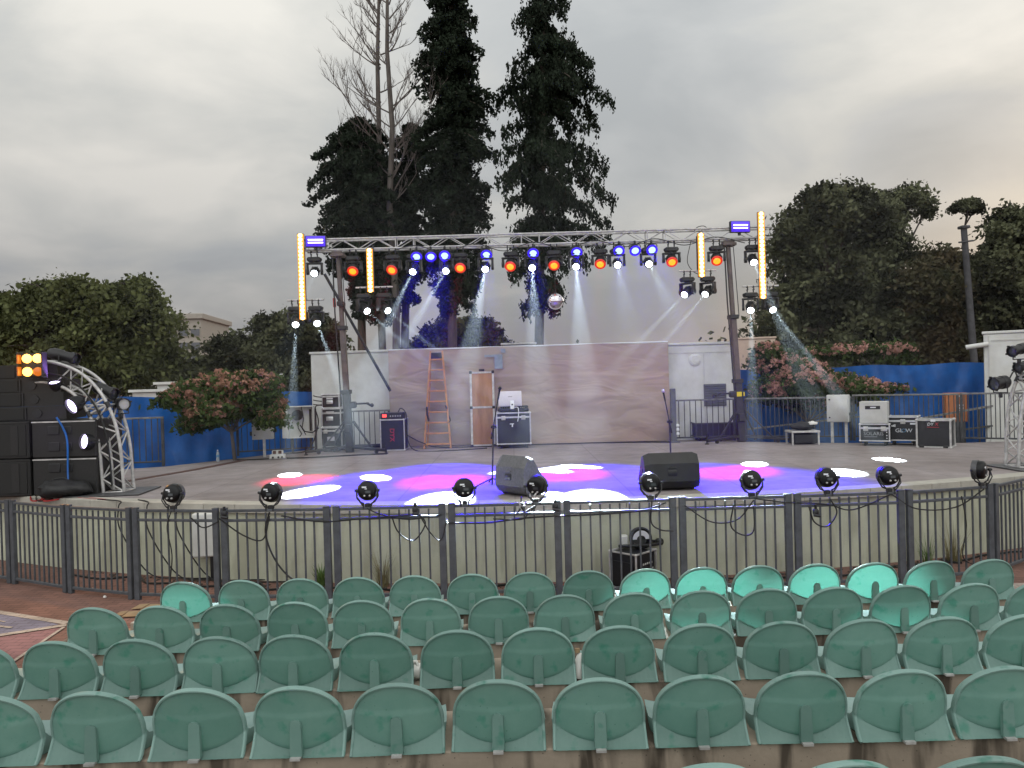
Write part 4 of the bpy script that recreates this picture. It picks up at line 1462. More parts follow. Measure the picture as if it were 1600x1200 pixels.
def mic_stand(lab, base, clutch, end, metal_mic):
    t = thing('microphone_stand', lab, 'microphone stand', base)
    b = MB(); b.tube([base, clutch], .013, 8); b.build('pole', 'blackm', t, world=True)
    for k in range(3):
        a = R(100 + 120 * k)
        e = V(base) + V((math.cos(a) * .30, math.sin(a) * .30, .012))
        b = MB(); b.tube([V(base) + V((0, 0, .10)), e], .010, 6); b.sphere(e, .016, 8); b.build('leg', 'blackm', t, world=True)
    d = (V(end) - V(clutch)).normalized()
    b = MB(); b.tube([V(clutch) - d * .18, V(end)], .010, 6); b.cyl(V(clutch) - d * .2, V(clutch) - d * .1, .016, n=8); b.build('boom', 'blackm', t, world=True)
    b = MB(); b.cyl(V(clutch) + V((-.04, 0, 0)), V(clutch) + V((.05, 0, 0)), .022, n=10); b.box(V(clutch), (.05, .05, .06), bev=.01); b.build('clutch', 'black', t, world=True)
    b = MB(); b.cyl(V(end) - d * .02, V(end) + d * .14, .013, .017, n=10); b.build('microphone', 'black', t, world=True)
    b = MB(); b.sphere(V(end) + d * .165, .03, 12); b.build('mic_grille', 'alu' if metal_mic else 'black', t, world=True)


bs = S(769, 757)
mic_stand('boom microphone stand beside the grey monitor wedge', bs, XZ(771, bs.y, ST + .92), XZ(778.5, bs.y - .1, ST + 1.38), False)
bs = V((XZ(1049, 13.3, ST).x, 13.3, ST))
mic_stand('straight microphone stand with a silver microphone behind the black wedge', bs, XZ(1046, 13.3, ST + .86), XZ(1039, 13.25, ST + 1.24), True)

# ------------------------------------------------------------------ flight cases
def flight_case(lab, c, w, d, h, rz=0.0, lid=.22, castors=True, group='flight cases on the stage', edge='alu', body='case', face_extra=None, latches=2, t_=.028, name='flight_case'):
    """c: centre of the front bottom edge; local -Y faces the audience"""
    t = thing(name, lab, 'flight case', c, rz, group)
    z0 = .11 if castors else .012
    b = MB(); b.box((0, d / 2, z0 + h / 2), (w - .02, d - .02, h - .02), bev=.006); b.build('body', body, t)
    b = MB()
    for y in (0, d):
        for z in (z0, z0 + h):
            b.bar((-w / 2, y, z), (w / 2, y, z), t_, t_, bev=.004)
        for x in (-w / 2, w / 2):
            b.bar((x, y, z0 - t_ / 2 + .001), (x, y, z0 + h + t_ / 2 - .001), t_ * 1.04, t_ * 1.04, bev=.004)
    for x in (-w / 2, w / 2):
        for z in (z0, z0 + h):
            b.bar((x, 0, z), (x, d, z), t_ * .96, t_ * .96, bev=.004)
    if lid:
        zl = z0 + h * (1 - lid)
        b.box((0, d / 2, zl), (w + .010, d + .010, .042), bev=.004)
        b.box((0, d / 2, zl), (w + .016, d + .016, .006))
    b.build('edging', edge, t)
    b = MB()
    for x in (-w / 2, w / 2):
        for y in (0, d):
            for z in (z0, z0 + h):
                b.sphere((x, y, z), t_ * .95, 8)
    b.build('ball_corner', edge, t)
    if lid and latches:
        b = MB()
        for k in range(latches):
            x = 0 if latches == 1 else (-1 + 2 * k / (latches - 1)) * w * .30
            b.box((x, -.008, zl - .012), (.10, .016, .10), bev=.006); b.cyl((x, -.02, zl - .02), (x, -.014, zl - .02), .028, n=12); b.box((x, -.022, zl - .02), (.045, .008, .012))
        b.build('latch', 'alud', t)
    if castors:
        for sx in (-1, 1):
            for y in (.09, d - .09):
                b = MB(); x = sx * (w / 2 - .09)
                b.box((x, y, z0 - .022), (.09, .09, .012)); b.box((x - .02, y, .07), (.006, .04, .06)); b.box((x + .02, y, .07), (.006, .04, .06))
                b.cyl((x - .017, y, .046), (x + .017, y, .046), .046, n=14); b.build('castor', 'blackm', t)
    return t, z0


def front_c(px, py):
    return S(px, py)


D1 = 18.4
c = V((XZ(803.5, D1, ST).x, D1, ST + .002))
t, z0 = flight_case('tall mixer flight case carrying an open laptop, before the pink backdrop', c, .80, .62, .74, R(2), lid=.14, t_=.030)
b = MB(); b.box((-.04, -.012, z0 + .48), (.10, .01, .02)); b.box((-.03, -.014, z0 + .44), (.03, .01, .07)); b.build('sticker', 'whitep', t)
tz = ST + z0 + .74 + .018
mx = thing('mixing_desk', 'black mixing desk under the laptop on the tall flight case', 'mixer', V((c.x - .02, c.y + .27, tz)), R(2))
b = MB(); b.box((.02, 0, .05), (.74, .46, .08), R(0), bev=.02); b.box((.05, .12, .115), (.68, .16, .06), bev=.02); b.build('chassis', 'black', mx)
b = MB()
for i in range(14):
    b.cyl((-.28 + .043 * i, -.1, .09), (-.28 + .043 * i, -.1, .115), .010, n=6)
b.build('knob', 'alud', mx)
b = MB(); b.box((-.36, 0, .012), (.10, .5, .02)); b.box((.36, 0, .012), (.10, .4, .02)); b.build('end_cheek', 'alud', mx)
lp = thing('laptop', 'open silver laptop seen from behind, standing on the mixing desk', 'laptop', V((c.x - .07, c.y + .12, tz + .14)), R(4))
b = MB(); b.box((0, -.03, .19), (.56, .015, .36), (R(-10), 0, 0), bev=.012); b.build('screen_lid', 'laptop', lp)
b = MB(); b.box((0, .15, .006), (.56, .36, .018), bev=.008); b.build('keyboard_base', 'laptop', lp)
b = MB(); b.box((0, -.028, .235), (.10, .004, .022), (R(-10), 0, 0)); b.build('badge', 'dimp', lp)
ph = thing('phone', 'pale phone leaning on the laptop lid above the flight case', 'phone', V((c.x - .02, c.y + .03, tz + .07)), R(2))
b = MB(); b.box((0, .0, .11), (.095, .012, .21), (R(-14), 0, 0), bev=.005); b.build('back', 'whitep', ph)
b = MB(); b.cyl((0, -.004, .115), (0, -.012, .115), .020, n=12); b.build('camera', 'black', ph)
cable([V((c.x + .03, c.y + .0, tz + .12)), V((c.x + .12, c.y - .04, tz + .10)), V((c.x + .12, c.y - .05, tz - .1)), V((c.x + .10, c.y - .04, tz - .22))], .011, 'whitep', 'white charging cable hanging over the tall flight case')

# case stack beside the tower
xs = XZ(519, 19.0, ST).x
t1, z1 = flight_case('lowest flight case of the stack beside the tower, with a printed plate', V((xs, 19.0, ST + .002)), .50, .50, .47, 0, lid=.16)
b = MB(); b.box((-.02, -.004, z1 + .20), (.18, .01, .10)); b.build('print_plate', 'laptop', t1)
h = ST + .002 + z1 + .47 + .016
t2, z2 = flight_case('middle flight case of the stack beside the tower', V((xs, 19.02, h)), .46, .46, .44, 0, lid=.24, castors=False, latches=0)
b = MB(); b.box((-.04, -.008, z2 + .20), (.17, .016, .10), bev=.01); b.box((-.03, -.010, z2 + .35), (.20, .012, .06)); b.build('handle_dish', 'alu', t2)
h2 = h + z2 + .44 + .016
t3, z3 = flight_case('topmost open flight case of the stack beside the tower', V((xs - .01, 19.03, h2)), .42, .44, .33, R(3), lid=.15, castors=False, latches=0)
b = MB(); b.box((-.02, -.008, z3 + .14), (.16, .016, .09), bev=.01); b.box((-.02, -.010, z3 + .23), (.16, .012, .04)); b.build('handle_dish', 'alu', t3)
for k in range(3):
    cable([V((xs - .22, 19.0, h2 + .28 - .1 * k)), V((xs - .34, 18.95, h2 + .30 - .1 * k)), V((xs - .42, 18.95, h2 + .33 - .11 * k))], .013, 'cable', ('upper', 'middle', 'lower')[k] + ' cable tail sticking out of the case stack')
cable([V((xs - .22, 18.98, h2 + .1)), V((xs - .36, 18.9, h + .5)), V((xs - .30, 18.9, h + .1)), V((xs - .5, 18.7, ST + .1)), V((xs - 1.0, 18.4, ST + .02))], .016, 'cable', 'thick cable falling beside the case stack to the floor')

# amplifier rack
D2 = 18.7
c = V((XZ(614, D2, ST).x, D2, ST + .002))
t, z0 = flight_case('amplifier rack case with red print and a red lit unit on top', c, .58, .55, .74, R(-2), lid=0, castors=False, t_=.026)
text_part('DYX', .16, 'redp', t, (-.01, -.014, z0 + .37), (R(90), R(90), 0))
b = MB(); b.box((.035, -.013, z0 + .36), (.012, .006, .27)); b.build('print_line', 'redp', t)
am = thing('power_amplifier', 'black amplifier with a red display on the rack case', 'amplifier', V((c.x - .01, c.y + .25, c.z + z0 + .74 + .016)), R(-2))
b = MB(); b.box((0, 0, .075), (.54, .46, .15), bev=.008)
b.box((0, -.235, .14), (.50, .02, .01)); b.build('chassis', 'blackm', am)
b = MB(); b.box((-.17, -.235, .085), (.10, .012, .07)); b.build('display', 'redled', am)
b = MB()
for i in range(5):
    b.cyl((-.02 + .06 * i, -.23, .075), (-.02 + .06 * i, -.25, .075), .015, n=8)
b.build('knob', 'alud', am)
cable([V((c.x + .12, c.y + .2, c.z + .93)), V((c.x + .2, c.y + .2, c.z + 1.02)), V((c.x + .33, c.y + .15, c.z + .85)), V((c.x + .36, c.y, c.z + .3)), V((c.x + .6, c.y - .3, ST + .02)), V((c.x + 1.4, c.y - .55, ST + .02)), V((c.x + 2.3, c.y - .2, ST + .02))], .013, 'cable', 'black cable looping from the amplifier rack across the floor')
cable([V((c.x + .36, c.y + .1, c.z + .35)), V((c.x + .7, c.y + .2, ST + .16)), V((c.x + 1.2, c.y + .3, ST + .02)), V((c.x + 3.0, c.y + .35, ST + .02)), V((c.x + 5, c.y + .4, ST + .02)), V((c.x + 7.0, c.y - .0, ST + .02))], .014, 'cable', 'black cable along the foot of the pink backdrop')

# lettered cases by the rear railing
yR = 16.6
c = V((XZ(1367, yR, ST).x, yR, ST + .002))
ts, z0 = flight_case('low flight case lettered SOLARIS under the white box', c, .58, .5, .36, R(-31), lid=.24)
text_part('SOLARIS', .105, 'dimp', ts, (-.02, -.013, z0 + .155))
b = MB(); b.box((-.08, -.013, z0 + .09), (.26, .006, .008)); b.build('print_line', 'dimp', ts)
b = MB(); b.box((.20, -.013, z0 + .235), (.10, .006, .035)); b.build('sticker', 'laptop', ts)
b = MB()
for zz in (.06, .12, .19):
    b.box((.24, -.013, z0 + zz), (.018, .006, .022))
b.build('handling_mark', 'whitep', ts)
ch = c.z + z0 + .36 + .016
wb = thing('white_box', 'pale grey box with a dark slot, standing on the SOLARIS case', 'box', V((c.x + .11, c.y + .22, ch)), R(-31))
b = MB(); b.box((0, 0, .235), (.55, .46, .47), bev=.008); b.build('shell', 'greybox', wb)
b = MB(); b.box((-.01, -.232, .345), (.30, .008, .075)); b.build('slot', 'black', wb)
b = MB(); b.box((0, -.238, .348), (.11, .006, .024)); b.build('print_plate', 'whitep', wb)
b = MB(); b.box((0, -.2325, .235), (.53, .004, .45)); b.build('front_panel', 'greybox', wb)
c = V((XZ(1411.5, yR - .05, ST).x, yR - .05, ST + .002))
tg_, z0 = flight_case('flight case lettered GLOW with one latch, between the other two', c, .57, .5, .50, R(-32), lid=.17, latches=1)
text_part('GL', .115, 'whitep', tg_, (-.075, -.013, z0 + .21), sx=1.1)
text_part('O', .115, 'bluep', tg_, (.015, -.013, z0 + .21), sx=1.1)
text_part('W', .115, 'whitep', tg_, (.115, -.013, z0 + .21), sx=1.1)
b = MB()
for k in range(3):
    b.box((-.21 + .028 * k, -.013, z0 + .31 + .004 * k), (.02, .006, .03 + .012 * k))
b.box((.20, -.013, z0 + .36), (.12, .006, .035)); b.build('sticker', 'whitep', tg_)
yR2 = 15.9
c = V((XZ(1459, yR2, ST).x, yR2, ST + .002))
tt, z0 = flight_case('largest black flight case of the lettered three, with a red and white mark', c, .62, .50, .56, R(-38), lid=0, castors=False, edge='alud', t_=.034)
text_part('DY', .085, 'whitep', tt, (-.055, -.017, z0 + .475), shear=.2, name='lettering')
text_part('X', .095, 'redp', tt, (.06, -.017, z0 + .475), shear=.2, name='lettering')
b = MB(); b.box((.0, -.017, z0 + .415), (.22, .006, .010)); b.build('print_line', 'redp', tt)
b = MB(); b.box((0, -.018, z0 + .555), (.09, .012, .05)); b.build('label_plate', 'whitep', tt)
b = MB()
for sx in (-1, 1):
    b.box((sx * .22, -.018, z0 + .02), (.09, .022, .055), bev=.006); b.cyl((sx * .22 - .03, -.03, z0 + .02), (sx * .22 + .03, -.03, z0 + .02), .014, n=8)
b.build('castor_dish', 'blackm', tt)
# dark rack lying behind the second railing, and the white framed low bench with a bag
c = V((XZ(1128, 18.95, ST).x, 18.95, ST + .002))
tq, z0 = flight_case('long dark rack case behind the railing at the yellow-plate tower', c, 1.25, .5, .32, 0, lid=0, castors=True, edge='rail', name='flight_case')
b = MB(); b.box((.33, -.016, z0 + .2), (.05, .01, .07)); b.build('sticker', 'weed', tq)
c = V((XZ(1259, 17.3, ST).x, 17.3, ST))
bt = thing('low_table', 'low pale framed stand with a black bag lying on it', 'stand', c, R(-2))
b = MB()
for sx in (-1, 1):
    for y in (0, .42):
        b.bar((sx * .29, y, 0), (sx * .29, y, .27), .035, .035)
b.build('leg', 'alud', bt)
b = MB(); b.box((0, .21, .295), (.64, .48, .045), bev=.006); b.build('top', 'alud', bt)
b = MB(); b.box((.02, .22, .135), (.52, .38, .22), bev=.02); b.build('inner_box', 'black', bt)


def lump(name, lab, cat, loc, sx, sy, sz, m, seed, rz=0):
    rr = random.Random(seed)
    b = MB(); b.sphere((0, 0, 0), 1, 24)
    ph = [rr.uniform(0, 6) for _ in range(6)]
    out = []
    for (x, y, z) in b.v:
        k = 1 + .10 * math.sin(5 * x + ph[0]) + .10 * math.sin(6 * y + ph[1]) + .07 * math.sin(9 * x + 7 * z + ph[2])
        e = .75
        f = lambda q: math.copysign(abs(q) ** e, q)
        zz = f(z) * k
        out.append((f(x) * k * sx, f(y) * k * sy, max(-.999, zz) * sz * .5 + sz * .5))
    b.v = out
    t = thing(name, lab, cat, loc, rz)
    b.build('bag_body', m, t, smooth=70)
    b = MB()
    b.tube([(-sx * .5, -sy * .3, sz * .9), (-sx * .3, -sy * .2, sz * 1.12), (sx * .1, -sy * .2, sz * 1.15), (sx * .35, -sy * .3, sz * .92)], .012, 6)
    b.build('strap', m, t, smooth=60)
    return t


lump('black_bag', 'black bag with a white rag lying on the low pale stand', 'bag', V((c.x, c.y + .2, ST + .32)), .27, .18, .17, 'bag', 3)
lump('white_rag', 'white crumpled rag on the black bag', 'rag', V((c.x + .2, c.y + .1, ST + .44)), .09, .08, .07, 'paper', 5)
lump('gear_bag', 'large black gear bag slumped beside the subwoofers', 'bag', V((XZ(100, 12.2, ST).x, 12.2, ST)), .36, .28, .27, 'bag', 9, R(10))
lump('gear_bag', 'smaller black gear bag in front of the curved truss foot', 'bag', V((XZ(131, 12.5, ST).x, 12.5, ST)), .24, .22, .20, 'bag', 14, R(30))

# ------------------------------------------------------------------ grey enclosures, sockets, bottle
def enclosure(lab, c, w, h, zb, posts, rz=0.0):
    t = thing('electrical_cabinet', lab, 'cabinet', c, rz)
    b = MB(); b.box((0, .1, zb + h / 2), (w, .2, h), bev=.01); b.build('case_shell', 'greybox', t)
    b = MB(); b.box((-.01, -.004, zb + h / 2), (w - .04, .012, h - .04), bev=.004); b.build('door', 'greybox', t)
    b = MB()
    for z in (zb + h * .17, zb + h * .83):
        b.cyl((-w * .36, -.008, z), (-w * .36, -.022, z), .018, n=10)
    b.build('lock', 'black', t)
    b = MB()
    for x in posts:
        b.box((x, .1, zb / 2), (.06, .05, zb))
    b.build('support_post', 'alud', t)
    b = MB(); b.box((-w / 2 - .03, .1, zb + h * .22), (.06, .1, .1), bev=.01); b.box((w / 2 + .04, .08, zb + h * .3), (.08, .08, .07), bev=.01); b.build('gland', 'blackm', t)
    return t


D3 = 17.9
enclosure('pale grey electrical cabinet on one post beside the rear railing', V((XZ(411, D3, ST).x, D3, ST)), .47, .63, .42, (.02,), R(8))
D4 = 17.45
enclosure('pale grey electrical cabinet on two posts behind the low stand', V((XZ(1310, D4, ST).x, D4, ST)), .47, .62, .48, (-.14, .16), R(-32))
D5 = 18.75
c = V((XZ(471, D5, ST).x, D5, ST))
t = thing('open_cabinet', 'open white wall cabinet showing a black cable reel and loose wires', 'cabinet', c, R(6))
b = MB()
zb, h, wd = .38, .76, .62
b.box((0, .16, zb + h / 2), (wd, .02, h))
for s in (-1, 1):
    b.box((s * wd / 2, .06, zb + h / 2), (.02, .2, h))
b.box((0, .06, zb), (wd + .02, .2, .02)); b.box((0, .06, zb + h), (wd + .02, .2, .02)); b.build('case_shell', 'white', t)
b = MB(); b.box((-wd / 2 - .06, -.05, zb + h / 2), (.12, .02, h), R(10)); b.build('door', 'white', t)
b = MB(); b.cyl((-.08, .14, zb + h * .72), (-.08, .02, zb + h * .72), .13, n=22); b.cyl((-.08, .02, zb + h * .72), (-.08, .0, zb + h * .72), .05, n=14); b.box((.22, .13, zb + h * .55), (.05, .04, h * .7)); b.build('reel', 'black', t)
b = MB()
b.tube([(-.08, .08, zb + h * .5), (-.06, .02, zb + h * .3), (.02, .02, zb + h * .12), (-.04, .05, zb + .02)], .012, 6)
b.tube([(.02, .08, zb + h * .98), (.07, .02, zb + h * .6), (.03, .02, zb + h * .3), (.12, .02, zb + .06)], .012, 6)
b.tube([(-.02, .05, zb + h * .4), (.10, -.04, zb + h * .2), (.28, -.06, zb + h * .15), (.45, -.1, zb + h * .3)], .016, 6)
b.build('wire', 'cable', t, smooth=60)
b = MB()
for s in (-1, 1):
    b.bar((s * .22, .1, 0), (s * .22, .1, zb), .05, .05)
b.build('support_post', 'rail', t)
c = S(433, 718)
t = thing('socket_box', 'small white power socket box on the stage floor by the cabinet post', 'socket box', c, R(8))
b = MB(); b.box((0, .08, .06), (.34, .16, .10), bev=.015); b.box((0, .1, .15), (.24, .12, .10), bev=.012); b.build('shell', 'white', t)
b = MB()
for x in (-.06, .06):
    b.box((x, .04, .16), (.07, .02, .07), (R(-15), 0, 0), bev=.005)
b.build('flap', 'strip', t)
b = MB()
for x in (-.09, .03, .11):
    b.cyl((x, 0, .05), (x, -.015, .05), .022, n=10)
b.build('socket', 'black', t)
cable([c + V((-.2, .05, .02)), c + V((-.6, 0, .015)), c + V((-1.0, .1, .015))], .014, 'cable', 'black cable end lying beside the socket box')
cable([c + V((.2, .05, .02)), c + V((.8, .1, .015)), c + V((1.6, .35, .015)), c + V((2.4, .5, .015))], .018, 'cable', 'thick black cable from the socket box to the case stack')
c = S(340.5, 721)
t = thing('water_bottle', 'clear plastic water bottle standing on the stage edge before the blue tarp', 'bottle', c)
b = MB(); b.lathe([(.034, 0), (.037, .01), (.036, .08), (.033, .10), (.037, .12), (.036, .17), (.026, .205), (.013, .23), (.013, .245)], 16); b.build('body', 'bottle', t, smooth=50)
b = MB(); b.cyl((0, 0, .245), (0, 0, .262), .015, n=12); b.build('cap', 'whitep', t)
b = MB(); b.cyl((0, 0, .10), (0, 0, .15), .038, n=16, cap=False); b.build('paper_label', 'bluep', t)

# ------------------------------------------------------------------ stepladder, board, backdrop
D6 = 18.95
b0, b1 = XZ(663, D6, ST), XZ(704.5, D6, ST)
Lw = (b1.x - b0.x)
t = thing('stepladder', 'orange brown wooden stepladder standing open against the pink backdrop', 'ladder', V(((b0.x + b1.x) / 2, D6, ST)))
Ht = 2.36
tw = .15
lean = .42
b = MB()
for s in (-1, 1):
    b.bar((s * Lw / 2, 0, 0), (s * tw, lean, Ht + .06), .042, .07)
b.build('stile', 'ladder', t)
for k in range(9):
    f = (k + .42) / 9
    hw_ = Lw / 2 + (tw - Lw / 2) * f
    b = MB(); b.box((0, lean * f, Ht * f), (2 * hw_ - .03, .11, .04), bev=.004)
    b.build('tread', 'ladder', t)
b = MB(); b.box((0, lean, Ht - .06), (2 * tw, .06, .17), bev=.01); b.build('top_board', 'black', t)
b = MB()
for s in (-1, 1):
    b.bar((s * Lw * .46, lean + .10, 0), (s * tw * .95, lean + .05, Ht - .05), .026, .045)
b.build('rear_leg', 'ladder', t)
b = MB(); b.tube([(-Lw * .38, .1, 1.03), (-Lw * .36, .05, .85), (-Lw * .30, .03, .68)], .025, 6); b.tube([(Lw * .34, .14, 1.05), (Lw * .37, .1, .98)], .02, 6)
b.tube([(Lw * .37, .16, .95), (Lw * .50, .1, .68), (Lw * .42, .08, .62)], .016, 6); b.build('tool_loop', 'cable', t, smooth=60)

D7 = 19.15
c = V((XZ(755.5, D7, ST).x, D7, ST))
t = thing('case_board', 'tall plywood board in a black and silver frame leaning on the backdrop', 'board', c)
w2, h2_ = .56, 1.88
tl_ = R(-4)
pt = lambda x, z: V((x, .02 + z * math.tan(-tl_), z))
b = MB(); b.box(pt(0, h2_ / 2), (w2 - .04, .018, h2_ - .04), (tl_, 0, 0)); b.build('panel', 'wood', t)
b = MB()
for x in (-w2 / 2, w2 / 2):
    b.bar(pt(x, 0), pt(x, h2_), .05, .04, up=(0, 1, 0))
for z in (.03, h2_ * .52, h2_ - .03):
    b.bar(pt(-w2 / 2 + .03, z), pt(w2 / 2 - .03, z), .045, .045, up=(0, 0, 1))
b.build('frame', 'alud', t)
b = MB()
for x in (-w2 / 2, w2 / 2):
    for z in (.02, h2_ * .52, h2_ - .02):
        b.box(pt(x, z) + V((0, -.015, 0)), (.07, .05, .07), bev=.012)
b.box(pt(0, h2_ + .03), (.14, .05, .06), bev=.01); b.build('corner', 'black', t)

# pink cloth stretched along the container front
q0, q1 = XZ(611, 19.75, ST), XZ(1047.5, 19.2, ST)
HB = 2.46


def cloth(a, c_):
    p = q0.lerp(q1, a)
    z = c_ * HB
    x = a * 7.2
    w_ = .06 * math.sin(2.6 * z + 1.3 * x) * (1 - c_) + .022 * math.sin(11 * (z + .35 * x)) * max(0, math.sin(.9 * x + 1)) * (1 - c_) + .012 * math.sin(7 * z + 1.6 * x + 1.8 * math.sin(1.3 * x + z)) * (1 - abs(2 * c_ - 1)) + .022 * math.sin(3.4 * x + .8 * z) * c_
    w_ += .02 * math.sin(5.2 * (z - .22 * abs(x - 3.2)) + .5) * math.exp(-((c_ - .35) / .3) ** 2)
    w_ += .006 * math.tanh((z - 1.18 - .006 * x) / .006) + .006 * math.tanh((z - 1.78 + .01 * x) / .006)
    sag = .018 * math.sin(2 * math.pi * a * 3) if c_ > .98 else 0
    return (p.x, p.y - .06 + w_, ST + .02 + z + sag)


t = thing('backdrop_cloth', 'long creased pinkish cloth backdrop covering the container behind the stage', 'backdrop', q0.lerp(q1, .5))
b = MB(); b.grid(cloth, 150, 70); b.build('sheet', 'backdrop', t, world=True, smooth=80, fix=False)
b = MB()
for (px, py, ww, hh) in ((779, 565, .20, .36), (766, 556, .30, .06), (786, 548, .12, .10)):
    p = P(px, py, 19.42); b.box(p, (ww, .006, hh), R(-4))
b.build('repair_patch', M['bluepatch'] if 'bluepatch' in M else mat('pale_blue_patch', (.26, .31, .37), .8), t, world=True)
b = MB(); b.tube([q0 + V((0, .02, HB + .03)), q1 + V((0, .02, HB + .03))], .02, 6); b.build('top_line', 'whitep', t, world=True)

# ------------------------------------------------------------------ containers, walls, tarps, railings
def container(lab, pa, pb, h, m='white', depth=2.4, name='container'):
    """box standing on the deck level, front edge from pa to pb"""
    c = (pa + pb) / 2; d = pb - pa; ang = math.atan2(d.y, d.x)
    t = thing(name, lab, 'container', V((c.x, c.y, ST - .9)), ang)
    L = d.length; H = h + .9
    b = MB(); b.box((0, depth / 2, H / 2), (L, depth, H), bev=.02); b.build('wall', m, t)
    b = MB(); b.box((0, depth / 2, H + .03), (L + .06, depth + .06, .06), bev=.01); b.build('roof', m, t)
    return t, L, H


a, c = XZ(489.5, 20.25, ST), XZ(613, 20.0, ST)
t, L, H = container('plain white container wall beside the pink backdrop, behind the case stack', a, c, 2.46)
b = MB(); b.box((-L * .12, -.006, H / 2), (.02, .012, H - .06)); b.build('seam', 'greybox', t)
a, c = XZ(613.5, 20.02, ST), XZ(1047, 19.42, ST)
t, L, H = container('long container hidden behind the pink backdrop cloth', a, c, 2.40)
a, c = XZ(1046, 19.45, ST), XZ(1152, 19.40, ST)
t, L, H = container('grey white container with a round vent and a dark louvre window', a, c, 2.40)
k = L / 106
X_ = lambda px: (px - 1099) * k
b = MB(); b.lathe([(.06, .05), (.10, .055), (.15, .03), (.16, 0)], 24, (X_(1089), -.0, .9 + 2.02), (R(90), 0, 0)); b.lathe([(0, .06), (.07, .055), (.08, .02)], 18, (X_(1089), -.01, .9 + 2.02), (R(90), 0, 0)); b.build('round_vent', 'white', t, smooth=30)
b = MB(); b.box((X_(1119), -.012, .9 + 1.12), (.56, .04, .56), bev=.008)
for i in range(9):
    b.box((X_(1119), -.04, .9 + .88 + .06 * i), (.50, .03, .012), (R(30), 0, 0))
b.build('louvre_window', 'louvre', t)
b = MB(); b.box((0, -.005, H - .20), (L - .05, .012, .018)); b.box((X_(1103), -.005, H / 2 - .1), (.018, .012, H - .25)); b.build('panel_seam', 'greybox', t)
a, c = XZ(1153, 25.5, ST), XZ(1215, 25.2, ST)
t, L, H = container('far peach rendered wall behind the pink shrub', a, c, 2.75, 'peach', 3, 'peach_building')
# white booth by the far curved truss
a = XZ(1540, 18.3, ST); c = a + V((.845, -.535, 0)) * 3.2
t, L, H = container('white booth behind the far curved truss, with a short white pipe poking out', a, c, 2.42)
b = MB(); b.cyl((-L / 2 + .1, -.06, H - .24), (-L / 2 - .36, -.1, H - .30), .055, n=12); b.build('overflow_pipe', 'white', t)
b = MB(); b.box((0, -.006, H - .16), (L - .3, .014, .03)); b.box((-L / 2 + .1, -.006, H / 2), (.03, .014, H - .1)); b.build('trim', 'greybox', t)
# small gabled parts seen over the backdrop
p = P(810, 538, 24)
t = thing('roof_tank', 'small pale roof shape peeping over the backdrop beside the cypress trunk', 'tank', V((p.x, 24, 2.9)))
b = MB(); b.box((0, 0, .45), (1.0, .8, .9), bev=.05); b.build('shell', 'greybox', t)
b = MB(); b.box((0, 0, .93), (1.1, .9, .05)); b.build('lid', 'alud', t)


def tarp(lab, pts, hz, seed):
    """tarpaulin stretched between posts; pts are ground points, hz the top height above the ground"""
    t = thing('tarp_fence', lab, 'fence', pts[0])
    ln = [0]
    for p, q in zip(pts, pts[1:]):
        ln.append(ln[-1] + (q - p).length)
    T_ = ln[-1]

    def at(s):
        for i in range(len(pts) - 1):
            if s <= ln[i + 1] + 1e-6:
                f = (s - ln[i]) / (ln[i + 1] - ln[i]); return pts[i].lerp(pts[i + 1], f), (pts[i + 1] - pts[i]).normalized()
        return pts[-1], (pts[-1] - pts[-2]).normalized()

    def fn(a, c_):
        s = a * T_; p, d = at(s); n = V((-d.y, d.x, 0)); z = .25 + c_ * (hz - .25)
        k = .035 * math.sin(1.7 * s + seed) + .022 * math.sin(4.3 * s + 1.6 * z + seed) + .024 * math.sin(9.7 * s - 2.2 * z) + .012 * math.sin(17 * s + 5 * z) + .02 * math.sin(2.6 * z + .6 * s)
        ph = (s % 2.0) / 2.0
        k += .03 * math.sin(8 * (c_ + .55 * ph)) * math.exp(-5 * ph) + .03 * math.sin(8 * (c_ - .55 * ph)) * math.exp(-5 * (1 - ph))
        top = -.045 * math.sin(math.pi * ph) ** 2 * c_
        q = p + n * k
        return (q.x, q.y, z + top)

    b = MB(); b.grid(fn, int(T_ * 14), 36); b.build('tarp_sheet', 'tarp', t, world=True, smooth=80, fix=False)
    s = 0.0
    while s <= T_ + .01:
        p, d = at(s); n = V((-d.y, d.x, 0))
        b = MB(); q = p + n * .10; b.cyl((q.x, q.y, 0), (q.x, q.y, hz + .03), .03, n=8); b.build('post', 'rail', t, world=True)
        s += 2.0


tarp('blue tarpaulin fence behind the railing and the pinkish red tree, next to the case stack', [XZ(-150, 15.2, 0), XZ(120, 17.3, 0), XZ(300, 18.6, 0), XZ(500, 21.4, 0)], 2.60, .4)
tarp('blue tarpaulin fence behind the lettered flight cases and the pink shrub', [XZ(1130, 22.2, 0), XZ(1330, 21.0, 0), XZ(1560, 19.6, 0)], 2.86, 2.0)


